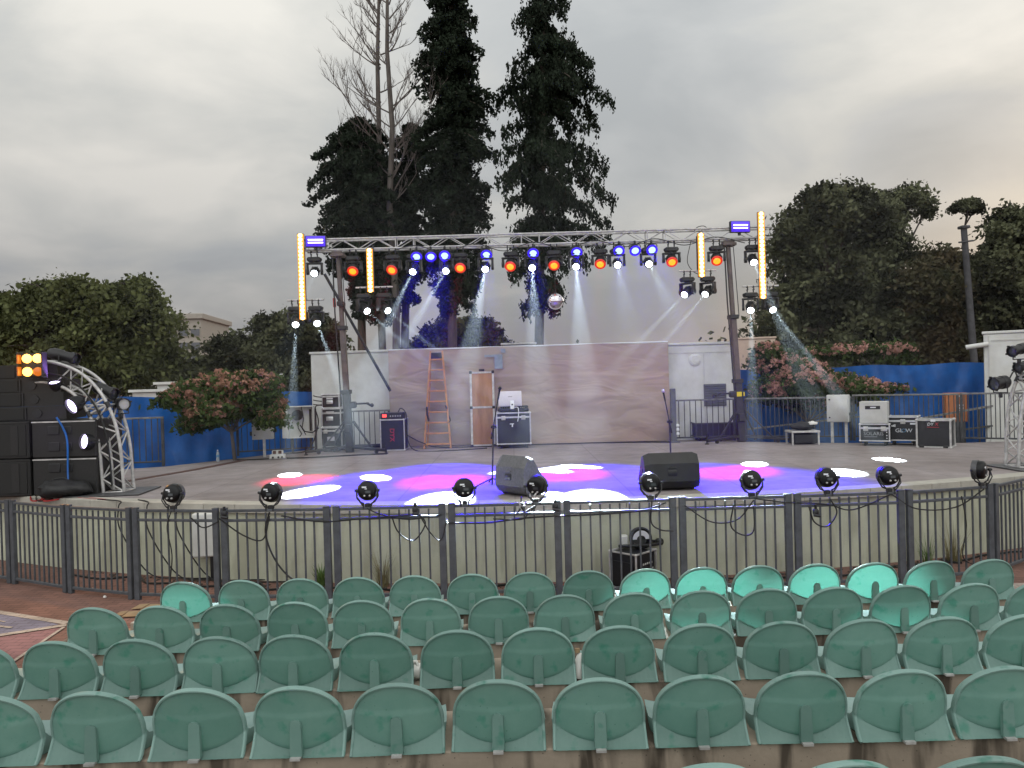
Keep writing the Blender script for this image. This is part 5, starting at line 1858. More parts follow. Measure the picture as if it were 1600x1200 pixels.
def railing(lab, a, c, h, nb, end_posts=(True, True), base=ST):
    d = c - a; L = d.length
    t = thing('railing', lab, 'railing', V((a.x, a.y, base)), math.atan2(d.y, d.x), group='grey railings round the stage back')
    b = MB(); b.box((L / 2, 0, h - .02), (L, .045, .04), bev=.006); b.build('top_rail', 'railtop', t)
    b = MB(); b.box((L / 2, 0, .10), (L - .1, .04, .035), bev=.005); b.build('bottom_rail', 'rail', t)
    for k, e in enumerate(end_posts):
        if e:
            b = MB(); b.box((L * k + (.03 if k == 0 else -.03), -.001, (h - .042) / 2), (.06, .05, h - .042), bev=.006); b.build('post', 'rail', t)
    n_mid = int(L // 1.6)
    me = None
    for k in range(1, nb):
        x = L * k / nb
        if me is None:
            b = MB(); b.box((0, 0, (h - .04 + .118) / 2), (.02, .02, h - .16), bev=.002); o = b.build('bar', 'rail', t); me = o.data
        else:
            o = bpy.data.objects.new('bar', me); col.objects.link(o); o.parent = t
        o.location = (x, 0, 0)
    return t


g0 = lambda px, D: XZ(px, D, ST)
railing('short grey railing behind the curved truss and subwoofers', g0(150, 16.35), g0(258, 16.6), 1.07, 11)
railing('grey railing with the two pale cabinets in front of the blue tarp', g0(370, 18.45), g0(496, 19.2), 1.06, 15)
railing('grey railing between the brace-pole tower and the amplifier rack', g0(546, 19.4), g0(611, 19.5), .98, 8)
railing('grey railing before the round vent container', g0(1053, 18.95), g0(1150, 18.9), 1.04, 11)
railing('long grey railing from the yellow-plate tower past the first cabinet', g0(1164, 18.85), g0(1332, 18.0), 1.04, 24)
railing('long grey railing behind the lettered flight cases', g0(1333, 17.98), g0(1500, 16.9), 1.08, 22)
railing('long grey railing in front of the white booth', g0(1501, 16.88), g0(1660, 15.9), 1.09, 22)
# sloping ramp handrail behind
a, c = XZ(1165, 20.0, ST), XZ(1345, 20.2, ST)
t = thing('ramp_handrail', 'sloping ramp handrail in front of the blue tarp beside the low stand', 'handrail', V((a.x, a.y, 0)))
b = MB(); b.bar(V((a.x, a.y, ST + .18)), V((c.x, c.y, ST + .42)), .05, .04); b.build('rail', 'railtop', t, world=True)
b = MB()
for k in range(5):
    p = a.lerp(c, k / 4); b.cyl((p.x, p.y, 0), (p.x, p.y, ST + .18 + .06 * k), .022, n=8)
b.build('support', 'rail', t, world=True)
a, c = XZ(1425, 18.6, ST), XZ(1640, 18.0, ST)
t = thing('ramp_handrail', 'rising ramp handrail behind the largest black flight case and the booth', 'handrail', V((a.x, a.y, 0)))
b = MB(); b.bar(V((a.x, a.y, ST + .40)), V((c.x, c.y, ST + .92)), .06, .045); b.build('rail', 'railtop', t, world=True)
b = MB(); b.bar(V((a.x, a.y, ST - .0)), V((c.x, c.y, ST + .40)), .05, .04); b.build('lower_rail', 'rail', t, world=True)
for k in range(9):
    p = a.lerp(c, k / 8)
    b = MB(); b.cyl((p.x, p.y, 0), (p.x, p.y, ST + .40 + .065 * k), .02, n=8); b.build('support', 'rail', t, world=True)
# dark gate post with sockets by the backdrop end
p = g0(1053, 18.8)
t = thing('gate_post', 'dark square post with small white sockets at the end of the pink backdrop', 'post', p)
b = MB(); b.box((0, 0, .66), (.13, .11, 1.32), bev=.01); b.box((0, -.02, .02), (.24, .2, .04)); b.build('shaft', 'louvre', t)
b = MB()
for z in (.22, .32, .42):
    b.box((.09, -.06, z), (.07, .05, .06), bev=.008)
b.build('socket', 'whitep', t)
# terracotta cabinet on the tarp
p = XZ(1495, 18.9, 1.55)
t = thing('terracotta_cabinet', 'terracotta brown cabinet with pale stickers behind the railing', 'cabinet', V((p.x, 18.9, 0)), R(-8))
b = MB(); b.box((0, .1, 1.75), (.50, .22, .72), bev=.015); b.build('shell', 'orangebox', t)
b = MB(); b.box((0, .1, .70), (.42, .18, 1.38), bev=.01); b.build('plinth', 'rail', t)
b = MB(); b.box((-.02, -.014, 1.75), (.46, .012, .68)); b.build('door', 'orangebox', t)
b = MB(); b.box((.09, -.024, 2.03), (.08, .006, .04))
for i in range(2):
    for j in range(3):
        b.box((.05 + .07 * i, -.024, 1.66 + .07 * j), (.05, .006, .045))
b.build('sticker', 'whitep', t)

# ------------------------------------------------------------------ curved trusses
ARC = [(186, 768), (183, 735), (180, 702), (173, 668), (162, 640), (147, 617), (128, 599), (106, 588), (80, 582), (58, 583)]
DA = 12.6


def arch(lab, mirror):
    base = XZ(186, DA, ST)
    cen = [P(x, y, DA) for x, y in ARC]
    z0 = cen[0].z
    cen = [V((p.x, p.y, p.z - z0 + ST + .02)) for p in cen]
    if mirror:
        bx = XZ(1591, DA, ST).x
        cen = [V((bx - (p.x - cen[0].x), p.y - .1, p.z)) for p in cen]
    # denser centre line
    q = [cen[0] * 2 - cen[1]] + cen + [cen[-1] * 2 - cen[-2]]
    ln = []
    for i in range(1, len(q) - 2):
        for k in range(3):
            s = k / 3; A_, B_, C_, E2 = q[i - 1], q[i], q[i + 1], q[i + 2]
            ln.append(.5 * ((2 * B_) + (C_ - A_) * s + (2 * A_ - 5 * B_ + 4 * C_ - E2) * s * s + (3 * B_ - A_ - 3 * C_ + E2) * s ** 3))
    ln.append(cen[-1])
    nrm = []
    for i in range(len(ln)):
        d = (ln[min(i + 1, len(ln) - 1)] - ln[max(0, i - 1)]).normalized()
        nrm.append(V((d.z, 0, -d.x)))
    t = thing('curved_truss', lab, 'truss', V((cen[0].x, cen[0].y, ST)), group='curved aluminium trusses at the stage corners')
    ch = {}
    for su in (-1, 1):
        for sv in (-1, 1):
            pts = [p + n * (.17 * su) + V((0, .16 * sv, 0)) for p, n in zip(ln, nrm)]
            ch[su, sv] = pts
            b = MB(); b.tube(pts, .027, 10); b.build('chord', 'alud', t, world=True, smooth=60)
    b = MB()
    st = 2
    for i in range(0, len(ln) - st, st):
        up = (i // st) % 2
        for sv in (-1, 1):
            b.cyl(ch[-1 if up else 1, sv][i], ch[1 if up else -1, sv][i + st], .013, n=6)
        for su in (-1, 1):
            b.cyl(ch[su, -1 if up else 1][i], ch[su, 1 if up else -1][i + st], .013, n=6)
    for i in (0, len(ln) - 1, 12, 13):
        for sv in (-1, 1):
            b.cyl(ch[-1, sv][i], ch[1, sv][i], .018, n=6)
        for su in (-1, 1):
            b.cyl(ch[su, -1][i], ch[su, 1][i], .018, n=6)
    b.build('lacing', 'alud', t, world=True, smooth=60)
    b = MB()
    for i in (12,):
        for su in (-1, 1):
            for sv in (-1, 1):
                d = (ch[su, sv][i + 1] - ch[su, sv][i - 1]).normalized()
                b.cyl(ch[su, sv][i] - d * .05, ch[su, sv][i] + d * .05, .036, n=10)
    b.build('coupler', 'blackm', t, world=True, smooth=40)
    pl = thing('base_plate', ('black steel plate under the curved truss beside the subwoofers', 'black steel plate under the curved truss beside the white booth')[mirror], 'plate', V((cen[0].x + (-.05 if not mirror else .2), cen[0].y - .05, ST + .009)), R(4))
    b = MB(); b.box((0, 0, .008), (1.15, .95, .014), bev=.003); b.build('plate', 'steelp', pl)
    return ln, nrm


lnA, nA = arch('curved aluminium truss arching over the speaker stack, with violet lamps', 0)
lnB, nB = arch('curved aluminium truss in front of the white booth, partly cut off', 1)


def led_par(lab, p, d, s=1.0, lit=True):
    t = thing('led_par', lab, 'stage light', p)
    m = frame_of(V(d))
    b = MB(); b.lathe([(.05 * s, -.13 * s), (.10 * s, -.11 * s), (.125 * s, -.03 * s), (.13 * s, .07 * s), (.118 * s, .075 * s), (.11 * s, .03 * s)], 20, (0, 0, 0), m); b.build('can', 'black', t, smooth=40)
    b = MB(); b.lathe([(.112 * s, .04 * s), (.09 * s, .052 * s), (0, .062 * s)], 18, (0, 0, 0), m); b.build('lens', 'violet' if lit else 'darkglass', t, smooth=70)
    b = MB(); x = m @ V((1, 0, 0)); z = m @ V((0, 0, -1))
    b.tube([x * .14 * s, x * .13 * s + z * .16 * s, -x * .13 * s + z * .16 * s, -x * .14 * s], .011, 6)
    b.box(z * .2 * s, (.06, .06, .08), bev=.01); b.build('bracket', 'blackm', t, smooth=50)
    if lit:
        spot('lamp', t, V(d).normalized() * .09, d, 160, (.45, .22, 1.0), 50, .6, .06)
    return t


led_par('violet lamp at the lowest place on the curved truss, beside the subwoofers', P(137, 690, DA - .25), V((-.45, -.8, .1)))
led_par('violet lamp at the middle of the curved truss, before the line array', P(117, 632, DA - .22), V((-.35, -.75, -.35)), 1.05)
led_par('violet lamp near the crown of the curved truss', P(88, 600, DA - .15), V((.0, -.5, .8)), .85)
led_par('violet lamp at the tip of the curved truss, beside the amber blinder', P(58, 581, DA - .1), V((.1, -.5, .8)), .75)


def profile_can(lab, p, d, L=.42, r=.085, face='darkglass'):
    t = thing('profile_spot', lab, 'stage light', p, group='black spotlight cans on the curved trusses')
    m = frame_of(V(d))
    b = MB(); b.lathe([(.02, -L * .5), (r * .75, -L * .5), (r, -L * .36), (r, -L * .05), (r * .86, 0), (r * .86, L * .3), (r * 1.02, L * .32), (r * 1.02, L * .5), (r * .9, L * .5), (r * .86, L * .40)], 20, (0, 0, 0), m)
    for k in range(4):
        a = k * math.pi / 2 + .4
        b.box(m @ V((r * 1.05 * math.cos(a), r * 1.05 * math.sin(a), L * .49)), (.03, .03, .03))
    b.build('barrel', 'black', t, smooth=35)
    b = MB(); b.lathe([(r * .87, L * .41), (r * .5, L * .43), (0, L * .44)], 18, (0, 0, 0), m); b.build('lens', face, t, smooth=60)
    b = MB(); x = m @ V((1, 0, 0)); u = V((0, 0, 1))
    b.tube([x * r * 1.15, x * r * 1.2 - u * .16, -x * r * 1.2 - u * .16, -x * r * 1.15], .012, 6); b.box(-u * .2, (.05, .05, .09), bev=.01); b.build('bracket', 'blackm', t, smooth=50)
    return t


profile_can('black spotlight can at the top of the curved truss above the violet lamps', P(99, 556, DA + .05), V((1, -.15, -.25)), .50, .095)
profile_can('black spotlight can on the outer bend of the curved truss', P(164, 610, DA + .05), V((1, -.25, -.35)), .40, .10)
profile_can('black spotlight can with a pale round face beside the tarp', P(189, 631, DA + .1), V((.85, -.75, -.05)), .30, .10, 'greybox')
profile_can('black barn door spotlight beside the white booth wall', P(1563, 598, DA - .1), V((-1, -.25, -.12)), .28, .11)
profile_can('black spotlight can high on the far curved truss', P(1592, 546, DA), V((-1, -.3, -.22)), .34, .09)
profile_can('black spotlight can below the highest one on the far curved truss', P(1600, 572, DA + .05), V((-1, -.25, -.2)), .30, .085)
p = P(1568, 597, DA)
cable([P(1576, 594, DA), P(1585, 580, DA), P(1592, 594, DA), P(1600, 588, DA)], .012, 'cable', 'black safety cable at the top of the far curved truss')
cable([ln_ + V((.0, -.2, 0)) for ln_ in lnA[1::4]], .014, 'cable', 'black cable taped along the curved truss with violet lamps')

# ------------------------------------------------------------------ speaker stack
def sub(lab, x, y, z, w, d, h, rz, faces):
    t = thing('subwoofer', lab, 'speaker', V((x, y, z)), rz, group='black subwoofers stacked at the stage corner')
    b = MB(); b.box((0, d / 2, h / 2), (w, d, h), bev=.02); b.build('cabinet', 'speaker', t)
    b = MB()
    if faces == 'handles':
        for xx in (-.20, .0):
            pass
        for zz in (.30, .74):
            b.box((-.16, -.004, h * zz), (.18, .02, .14), bev=.006); b.box((.06, -.004, h * zz), (.14, .02, .12), bev=.006)
        b.build('handle_cup', 'black', t)
        b = MB(); b.box((0, -.003, h - .02), (w - .02, .012, .02)); b.build('edge_strip', 'alud', t)
    else:
        b.box((0, -.006, h / 2), (w - .08, .016, h - .1), bev=.004); b.build('grille', 'grille', t)
        b = MB(); b.box((0, -.004, h - .02), (w - .02, .014, .02)); b.box((w * .32, -.016, h / 2), (.12, .008, h - .14)); b.build('edge_strip', 'speaker', t)
    return t


DS = 12.35
xs0 = lambda px: XZ(px, DS, ST).x
hs = .60
for k in range(2):
    z = ST + .008 + k * (hs + .006)
    w_ = xs0(153) - xs0(52)
    sub(('lower', 'upper')[k] + ' black subwoofer with paired handle cups, in line with the curved truss', (xs0(52) + xs0(153)) / 2, DS, z, w_, .85, hs, 0, 'handles')
    w_ = xs0(50) - xs0(-70)
    sub(('lower', 'upper')[k] + ' black subwoofer with a plain grille at the picture edge', (xs0(50) + xs0(-70)) / 2, DS - .03, z, w_ - .01, .85, hs, 0, 'grille')
z = ST + .008 + 2 * (hs + .006) + .004
hh = .225
for k in range(4):
    cx_ = (xs0(-62) + xs0(128)) / 2 + .02 * k
    t = thing('line_array_box', ('lowest', 'second lowest', 'second highest', 'topmost')[k] + ' black line array speaker box of the stack on the subwoofers', 'speaker', V((cx_ - .15 - .06 * k, DS + .05, z + k * (hh + .001))), R(2), group='black line array boxes on the subwoofers')
    wd = 1.75
    b = MB(); b.prism([(0, .0), (.62, .02), (.62, hh - .02), (0, hh)], wd); b.build('cabinet', 'speaker', t, smooth=20)
    b = MB(); b.box((-.32, -.006, hh / 2), (wd * .60, .016, hh - .03), bev=.004); b.build('grille', 'grille', t)
    b = MB()
    b.cyl((.42, .0, hh / 2), (.42, -.012, hh / 2), .07, n=18); b.box((.42, -.014, hh / 2), (.16, .01, .02)); b.box((.24, -.006, hh / 2), (.02, .02, hh - .02)); b.build('rigging_cup', 'black', t)
# amber blinder
p = P(50, 570, DS - .15)
t = thing('blinder_light', 'amber blinder lamp with four glowing bulbs above the subwoofer stack', 'stage light', p, R(8))
b = MB(); b.box((0, .06, 0), (.34, .10, .36), bev=.012)
for s in (-1, 1):
    b.box((s * .18, .0, 0), (.02, .18, .40), bev=.004)
b.build('housing', 'blackm', t)
for x in (-.07, .085):
    for z_ in (.10, -.11):
        if (x, z_) == (.085, -.11):
            continue
        b = MB(); b.lathe([(.072, -.0), (.068, .02), (.04, .035), (0, .04)], 18, (x, 0, z_), (R(90), 0, 0)); b.build('bulb', 'blinder', t, smooth=70)
b = MB(); b.lathe([(.072, -.0), (.068, .02), (.04, .035), (0, .04)], 18, (.085, 0, -.11), (R(90), 0, 0)); b.build('bulb', 'blindside', t, smooth=70)
b = MB(); b.box((-.175, -.03, .09), (.02, .12, .14)); b.box((-.175, -.03, -.10), (.02, .12, .14)); b.build('side_reflector', 'blindside', t)
spot('lamp', t, (0, -.12, 0), (.25, -1, -.1), 260, (1, .42, .06), 130, .8, .1)
# ratchet strap and stand leg at the stack
cable([P(88, 652, DS - .1), P(98, 668, DS - .06), P(105, 690, DS - .05), P(106, 735, DS - .05), P(107, 760, DS - .1)], .016, 'tarp', 'blue strap hanging down the subwoofers')
p = XZ(122, 13.1, ST)
t = thing('speaker_stand', 'black tripod stand behind the subwoofers before the blue tarp', 'stand', p)
b = MB(); b.cyl((0, 0, .1), (0, 0, 1.25), .02, n=8); b.build('pole', 'blackm', t)
for k in range(3):
    a = R(20 + 120 * k)
    b = MB(); b.bar((0, 0, .6), (.42 * math.cos(a), .42 * math.sin(a), .02), .02, .03); b.bar((0, 0, .22), (.25 * math.cos(a), .25 * math.sin(a), .22), .015, .02); b.build('leg', 'blackm', t)

# ------------------------------------------------------------------ things at the stage wall and on the plaza
p = XZ(317, front_y(-4.1) + .0, .75)
t = thing('wall_box', 'white metal box mounted on the stage wall behind the fence', 'wall box', V((p.x, front_y(p.x) + .055, 0)), R(10))
b = MB(); b.box((0, -.09, .66), (.34, .16, .62), bev=.01); b.build('shell', 'white', t)
b = MB(); b.box((-.02, -.174, .66), (.29, .008, .58)); b.box((.145, -.178, .6), (.012, .01, .3)); b.build('door', 'white', t)
b = MB(); b.box((.10, -.07, .18), (.10, .10, .34), bev=.01); b.build('conduit', 'black', t)
c = V((XZ(1007, 10.06, .3).x, 9.93, .005))
t, z0 = flight_case('flight case standing cornerwise between fence and stage wall', c, .44, .42, .46, R(45), lid=.0, castors=False, edge='alud', t_=.022)
b = MB()
for k in range(5):
    b.cyl((-.08 + .045 * k, -.013, z0 + .32), (-.08 + .045 * k, -.02, z0 + .32), .014, n=8)
for k in range(14):
    b.box((random.uniform(-.12, .12), -.015, z0 + random.uniform(.12, .28)), (random.uniform(.01, .04), .008, random.uniform(.01, .03)))
b.build('connector', 'greybox', t)
b = MB(); b.box((-.225, .21, z0 + .2), (.012, .30, .30)); b.build('handle_dish', 'black', t)
lpos = c + V((-.02, .28, z0 + .48))
t = thing('wash_light', 'black and white ring lamp lying on the cornerwise flight case', 'stage light', lpos, R(8))
b = MB(); b.lathe([(.145, -.05), (.15, 0), (.145, .05), (.125, .055), (.12, .0), (.10, -.03), (0, -.035)], 26, (0, 0, .11), (R(78), 0, 0)); b.build('ring', 'black', t, smooth=40)
b = MB()
N_ = 14
pr = [(.118 * math.cos(math.pi * (k / N_)), .118 * math.sin(math.pi * (k / N_))) for k in range(N_ + 1)] + [(.06 * math.cos(math.pi * (1 - k / N_)), .05 * math.sin(math.pi * (1 - k / N_))) for k in range(N_ + 1)]
b.add([(x, -.035, .10 + z) for x, z in pr], [[k, k + 1, 2 * N_ - k, 2 * N_ + 1 - k] for k in range(N_)]); b.build('reflector', 'whitep', t, smooth=0)
b = MB(); b.box((-.22, .03, .08), (.11, .1, .16), bev=.02); b.build('socket_block', 'white', t)
b = MB(); b.tube([(-.3, 0, .02), (-.15, -.08, .03), (.1, -.1, .03), (.28, -.04, .03), (.34, .1, .02), (.2, .2, .02)], .022, 6); b.box((.28, .05, .04), (.10, .08, .08), bev=.02); b.build('lead', 'cable', t, smooth=60)
cable([c + V((-.35, .2, .1)), c + V((-.7, .2, .02)), c + V((-1.1, .25, -.0 + .015))], .014, 'redc', 'dark red cable at the cornerwise flight case')


def tuft(lab, c, n, h, sp, m, wdt=.012, name='weed'):
    t = thing(name, lab, 'plant', c)
    k = n
    a = RNG.uniform(0, 2 * math.pi, k); l = RNG.uniform(.4, 1, k) * h
    lean_ = RNG.uniform(.05, .55, k)
    vsx, fsx = [], []
    for i in range(k):
        dx, dy = math.cos(a[i]), math.sin(a[i]); px_, py_ = -dy * wdt, dx * wdt
        r0 = random.uniform(0, sp)
        for s in range(4):
            f = s / 3
            q = (dx * (r0 + lean_[i] * l[i] * f ** 1.8), dy * (r0 + lean_[i] * l[i] * f ** 1.8), l[i] * f * (1 - .25 * lean_[i] * f))
            ww = 1 - f * .95
            vsx += [(q[0] - px_ * ww, q[1] - py_ * ww, q[2]), (q[0] + px_ * ww, q[1] + py_ * ww, q[2])]
        for s in range(3):
            o = i * 8 + s * 2
            fsx.append([o, o + 1, o + 3, o + 2])
    b = MB(); b.add(vsx, fsx); b.build('foliage', m, t, smooth=0, fix=False)
    b = MB(); b.cyl((0, 0, 0), (0, 0, h * .25), .012, .006, n=6); b.build('stem', m, t)
    return t


wp = lambda px, off: V((XZ(px, front_y(XZ(px, 10.5, 0).x) - off, 0).x, front_y(XZ(px, 10.5, 0).x) - off, 0))
tuft('leafy green weed growing at the stage wall foot', wp(503, .12), 60, .36, .08, 'weed', .022)
tuft('tall dry grass tuft at the stage wall foot', wp(598, .12), 90, .62, .10, 'straw', .005)
tuft('thin dry grass tuft at the dark end of the stage wall', wp(1490, .14), 70, .60, .12, 'straw', .006)
tuft('thin dark weed at the far bend of the fence', wp(1450, .14), 50, .5, .10, 'weed', .006)
for k in range(26):
    x = random.uniform(-6.0, 6.6)
    rr = random.uniform(.012, .035)
    p = V((x, front_y(x) - random.uniform(.05, .5), 0))
    if k < 6: p = V((random.uniform(-6, -3.4), random.uniform(8.6, 9.7), 0))
litter = MB()
for k in range(420):
    x = random.uniform(-6.6, 7.0)
    s = random.uniform(.008, .03)
    y = front_y(x) - abs(random.gauss(0, .16)) - .02
    litter.box((x, y, s * .35), (s * random.uniform(.8, 2), s, s * .7), random.uniform(0, 3))
tag(litter.build('debris', 'bark', smooth=0), 'dry leaves and dirt gathered along the stage wall foot', 'debris', kind='stuff')


def card(lab, c, w_, d_, rz, tilt=0.0):
    t = thing('cardboard', lab, 'cardboard', c, rz)
    b = MB()
    b.box((0, 0, .008), (w_, d_, .008)); b.build('sheet', 'cardboard', t)
    b = MB(); b.box((-w_ * .60, .03, .012), (w_ * .18, d_ * .8, .006), (0, R(-3), 0)); b.build('flap', 'cardboard', t)
    return t


card('long flat cardboard sheet lying on the plaza below the fence', S(272, 950, 0) + V((0, 0, .006)), .75, .26, R(-3))
card('folded cardboard sheet lying nearer the first seat', S(232, 960, 0) + V((0, 0, .010)), .55, .22, R(5))
card('small cardboard scrap by the end of the first row', S(205, 986, 0) + V((0, 0, .006)), .20, .12, R(40))
for px, py, lab in ((145, 922, 'small white paper scrap behind the fence by the first post'), (164, 934, 'tiny pale pebble at the fence foot')):
    lump('paper_scrap', lab, 'litter', S(px, py, 0), .02, .018, .02, 'paper', px)
lump('crumpled_paper', 'crumpled white paper stuck between two seats of the third row', 'litter', V((XZ(650, 4.86, ROWS[2]['zt']).x, 4.86, ROWS[2]['zt'])), .045, .05, .10, 'paper', 77)
t = thing('plastic_cup', 'dirty pale bottle lying between two seats of the third row', 'bottle', V((XZ(904, 4.80, ROWS[2]['zt']).x, 4.80, ROWS[2]['zt'] + .0)))
b = MB(); b.lathe([(0, 0), (.030, 0), (.034, .02), (.034, .10), (.026, .13), (.014, .15)], 16, (0, 0, .0), (R(-12), R(8), 0)); b.build('body', 'paper', t, smooth=50)
b = MB(); b.cyl((-.0, .03, .15), (0, .035, .175), .016, n=12); b.build('cap', 'cardboard', t)

# ------------------------------------------------------------------ trees
def leaf_cloud(pos, size, asp=1.7, droop=0.0, jitter=.55):
    """leaf quad axes for positions"""
    n = len(pos)
    d = unit(n)
    if droop:
        d = d * (1 - droop); d[:, 2] -= droop
        d /= np.linalg.norm(d, axis=1, keepdims=True)
    s = unit(n); s = np.cross(d, s); s /= np.linalg.norm(s, axis=1, keepdims=True) + 1e-9
    k = size * RNG.uniform(1 - jitter, 1 + jitter, (n, 1))
    return d * k * asp * .5, s * k * .5


def crown_points(blobs, n_clump, n_leaf, cs, shell=.55, flat=.55):
    """clumped leaf positions inside ellipsoid blobs (cx,cy,cz,rx,ry,rz)"""
    tot = sum(b[3] * b[5] for b in blobs)
    out = []
    for (cx, cy_, cz, rx, ry, rz) in blobs:
        rx, ry, rz = rx * .86, ry * .86, rz * .86
        k = max(3, int(n_clump * 1.25 * rx * rz / tot))
        u = unit(k); rad = RNG.uniform(shell ** 3, 1.0, (k, 1)) ** (1 / 3)
        c = u * rad * np.array([[rx, ry, rz]]) + np.array([[cx, cy_, cz]])
        sz = cs * RNG.uniform(.5, 1.35, (k, 1))
        for i in range(k):
            m = int(n_leaf * 2.6 * RNG.uniform(.4, 1.4))
            p = RNG.normal(size=(m, 3)) * sz[i] * np.array([[1, 1, flat]]) * .42
            p[:, 2] -= .25 * (p[:, 0] ** 2 + p[:, 1] ** 2) / sz[i]
            out.append(p + c[i])
    return np.concatenate(out)


def blob_px(D, lst, depth=.85):
    out = []
    for (px, py, rx, rz) in lst:
        p = P(px, py, D + RNG.uniform(-.6, .6))
        k = D / FOC
        out.append((p.x, p.y, p.z, rx * k, rx * k * depth, rz * k))
    return out


def limbs(b, root, fork, blobs, r0, n_sub=3):
    b.tube([root, root.lerp(fork, .5) + V((random.uniform(-.1, .1), 0, 0)), fork], r0, 10, taper=r0 * .7)
    for bl in blobs:
        c = V(bl[:3])
        mid = fork.lerp(c, .5) + V((random.uniform(-.2, .2), random.uniform(-.2, .2), random.uniform(0, .3)))
        b.tube([fork, mid, c], r0 * .42, 7, taper=r0 * .14)
        for _ in range(n_sub):
            u = V(unit(1)[0]); u.z = abs(u.z) * .6
            e = c + V((u.x * bl[3], u.y * bl[4], u.z * bl[5])) * .85
            b.tube([c.lerp(mid, random.uniform(0, .5)), c.lerp(e, .5) + V((0, 0, .1)), e], r0 * .13, 5, taper=r0 * .04)


def broadleaf(name, lab, D, base_px, fork_py, blobs, m, n_clump, n_leaf, cs, leaf, r0, bark='bark', shell=.5, cat='tree', group=None, flat=.5, droop=0.0, asp=1.7):
    root = XZ(base_px, D, 0)
    t = thing(name, lab, cat, root, group=group)
    bl = blob_px(D, blobs)
    fork = P(base_px, fork_py, D)
    b = MB(); limbs(b, root, fork, bl, r0); b.build('trunk', bark, t, world=True, smooth=60, fix=False)
    pos = crown_points(bl, n_clump, n_leaf, cs * .85, shell, flat)
    leaf = leaf * .58
    ax, ay = leaf_cloud(pos, leaf, asp, droop)
    quads_mesh('crown', (pos - np.array(root)).astype(np.float32), ax, ay, m, t)
    return t, bl


# left: broad spreading tree, its darker neighbours
broadleaf('broad_tree', 'broad olive green tree spreading behind the subwoofers, tallest beside the far block', 33, 150, 560,
          [(40, 490, 62, 42), (110, 472, 62, 36), (180, 470, 60, 36), (222, 500, 55, 40), (245, 550, 34, 36), (60, 545, 80, 50), (150, 530, 85, 52), (210, 570, 60, 40), (-40, 500, 60, 60), (20, 590, 60, 40), (120, 600, 70, 34), (130, 448, 40, 18), (205, 450, 40, 20), (70, 452, 40, 18)],
          'leafA', 520, 62, .95, .20, .45, shell=.35, group='trees behind the blue tarp')
broadleaf('broad_tree', 'dark green tree behind the pinkish red tree, beside the far block', 38, 350, 570,
          [(358, 545, 40, 30), (318, 585, 36, 30), (380, 570, 48, 40), (350, 600, 60, 30), (300, 600, 40, 30)], 'leafB', 260, 55, .8, .18, .3, shell=.35, group='trees behind the blue tarp')
broadleaf('broad_tree', 'dark rounded tree behind the outer amber batten and the white container', 40, 450, 570,
          [(430, 516, 44, 32), (480, 510, 50, 28), (440, 560, 60, 44), (500, 545, 50, 44), (395, 575, 40, 40), (470, 600, 60, 34)], 'leafB', 340, 55, .9, .19, .35, shell=.35, group='trees behind the blue tarp')
broadleaf('broad_tree', 'grey green rounded tree behind the backdrop between two cypress trunks', 36, 725, 560,
          [(735, 520, 44, 34), (700, 530, 44, 34), (765, 535, 30, 24), (670, 545, 40, 30), (720, 560, 70, 26)], 'leafB', 260, 55, .75, .17, .3, shell=.35, group='trees behind the blue tarp')

# right: tall grove
broadleaf('tall_tree', 'tall dense dark tree beside the tall amber batten at the yellow-plate end', 30, 1290, 520,
          [(1265, 350, 52, 44), (1320, 330, 56, 50), (1285, 312, 30, 26), (1235, 390, 40, 50), (1240, 470, 50, 60), (1310, 420, 80, 70), (1380, 385, 50, 60), (1300, 500, 90, 60), (1215, 520, 34, 50), (1390, 480, 60, 70), (1370, 335, 36, 30), (1330, 560, 90, 46), (1240, 560, 60, 40), (1420, 545, 50, 50)],
          'leafB', 800, 62, .80, .17, .45, shell=.3, group='trees of the dark grove')
broadleaf('airy_tree', 'thin airy crown with bare twigs above the dark grove', 31, 1400, 470,
          [(1425, 305, 30, 18), (1400, 330, 26, 22), (1448, 325, 14, 22), (1380, 308, 14, 12), (1345, 305, 20, 14)], 'leafB', 85, 32, .55, .15, .16, 'barkg', shell=.4, group='trees of the dark grove')
broadleaf('brown_tree', 'brownish leaved tree in the grove behind the leaning utility pole', 29, 1475, 520,
          [(1470, 412, 36, 34), (1455, 450, 50, 50), (1510, 450, 50, 60), (1470, 520, 60, 50), (1530, 530, 50, 50), (1440, 540, 40, 50)], 'leafC', 430, 58, .75, .16, .35, 'barkg', shell=.3, group='trees of the dark grove')
broadleaf('umbrella_tree', 'slim tree with a small flat umbrella crown above the utility pole', 31, 1508, 352,
          [(1499, 323, 11, 6), (1513, 317, 14, 7), (1525, 324, 9, 5)], 'leafB', 46, 50, .36, .13, .08, 'barkg', shell=.3, group='trees of the dark grove')
broadleaf('pine_tree', 'dark spreading tree cut by the picture edge above the white booth', 28, 1590, 470,
          [(1585, 345, 36, 24), (1566, 370, 26, 20), (1600, 400, 56, 44), (1560, 420, 40, 40), (1590, 470, 60, 50), (1575, 520, 60, 44), (1640, 350, 50, 36)], 'leafB', 430, 60, .70, .15, .40, shell=.3, group='trees of the dark grove')
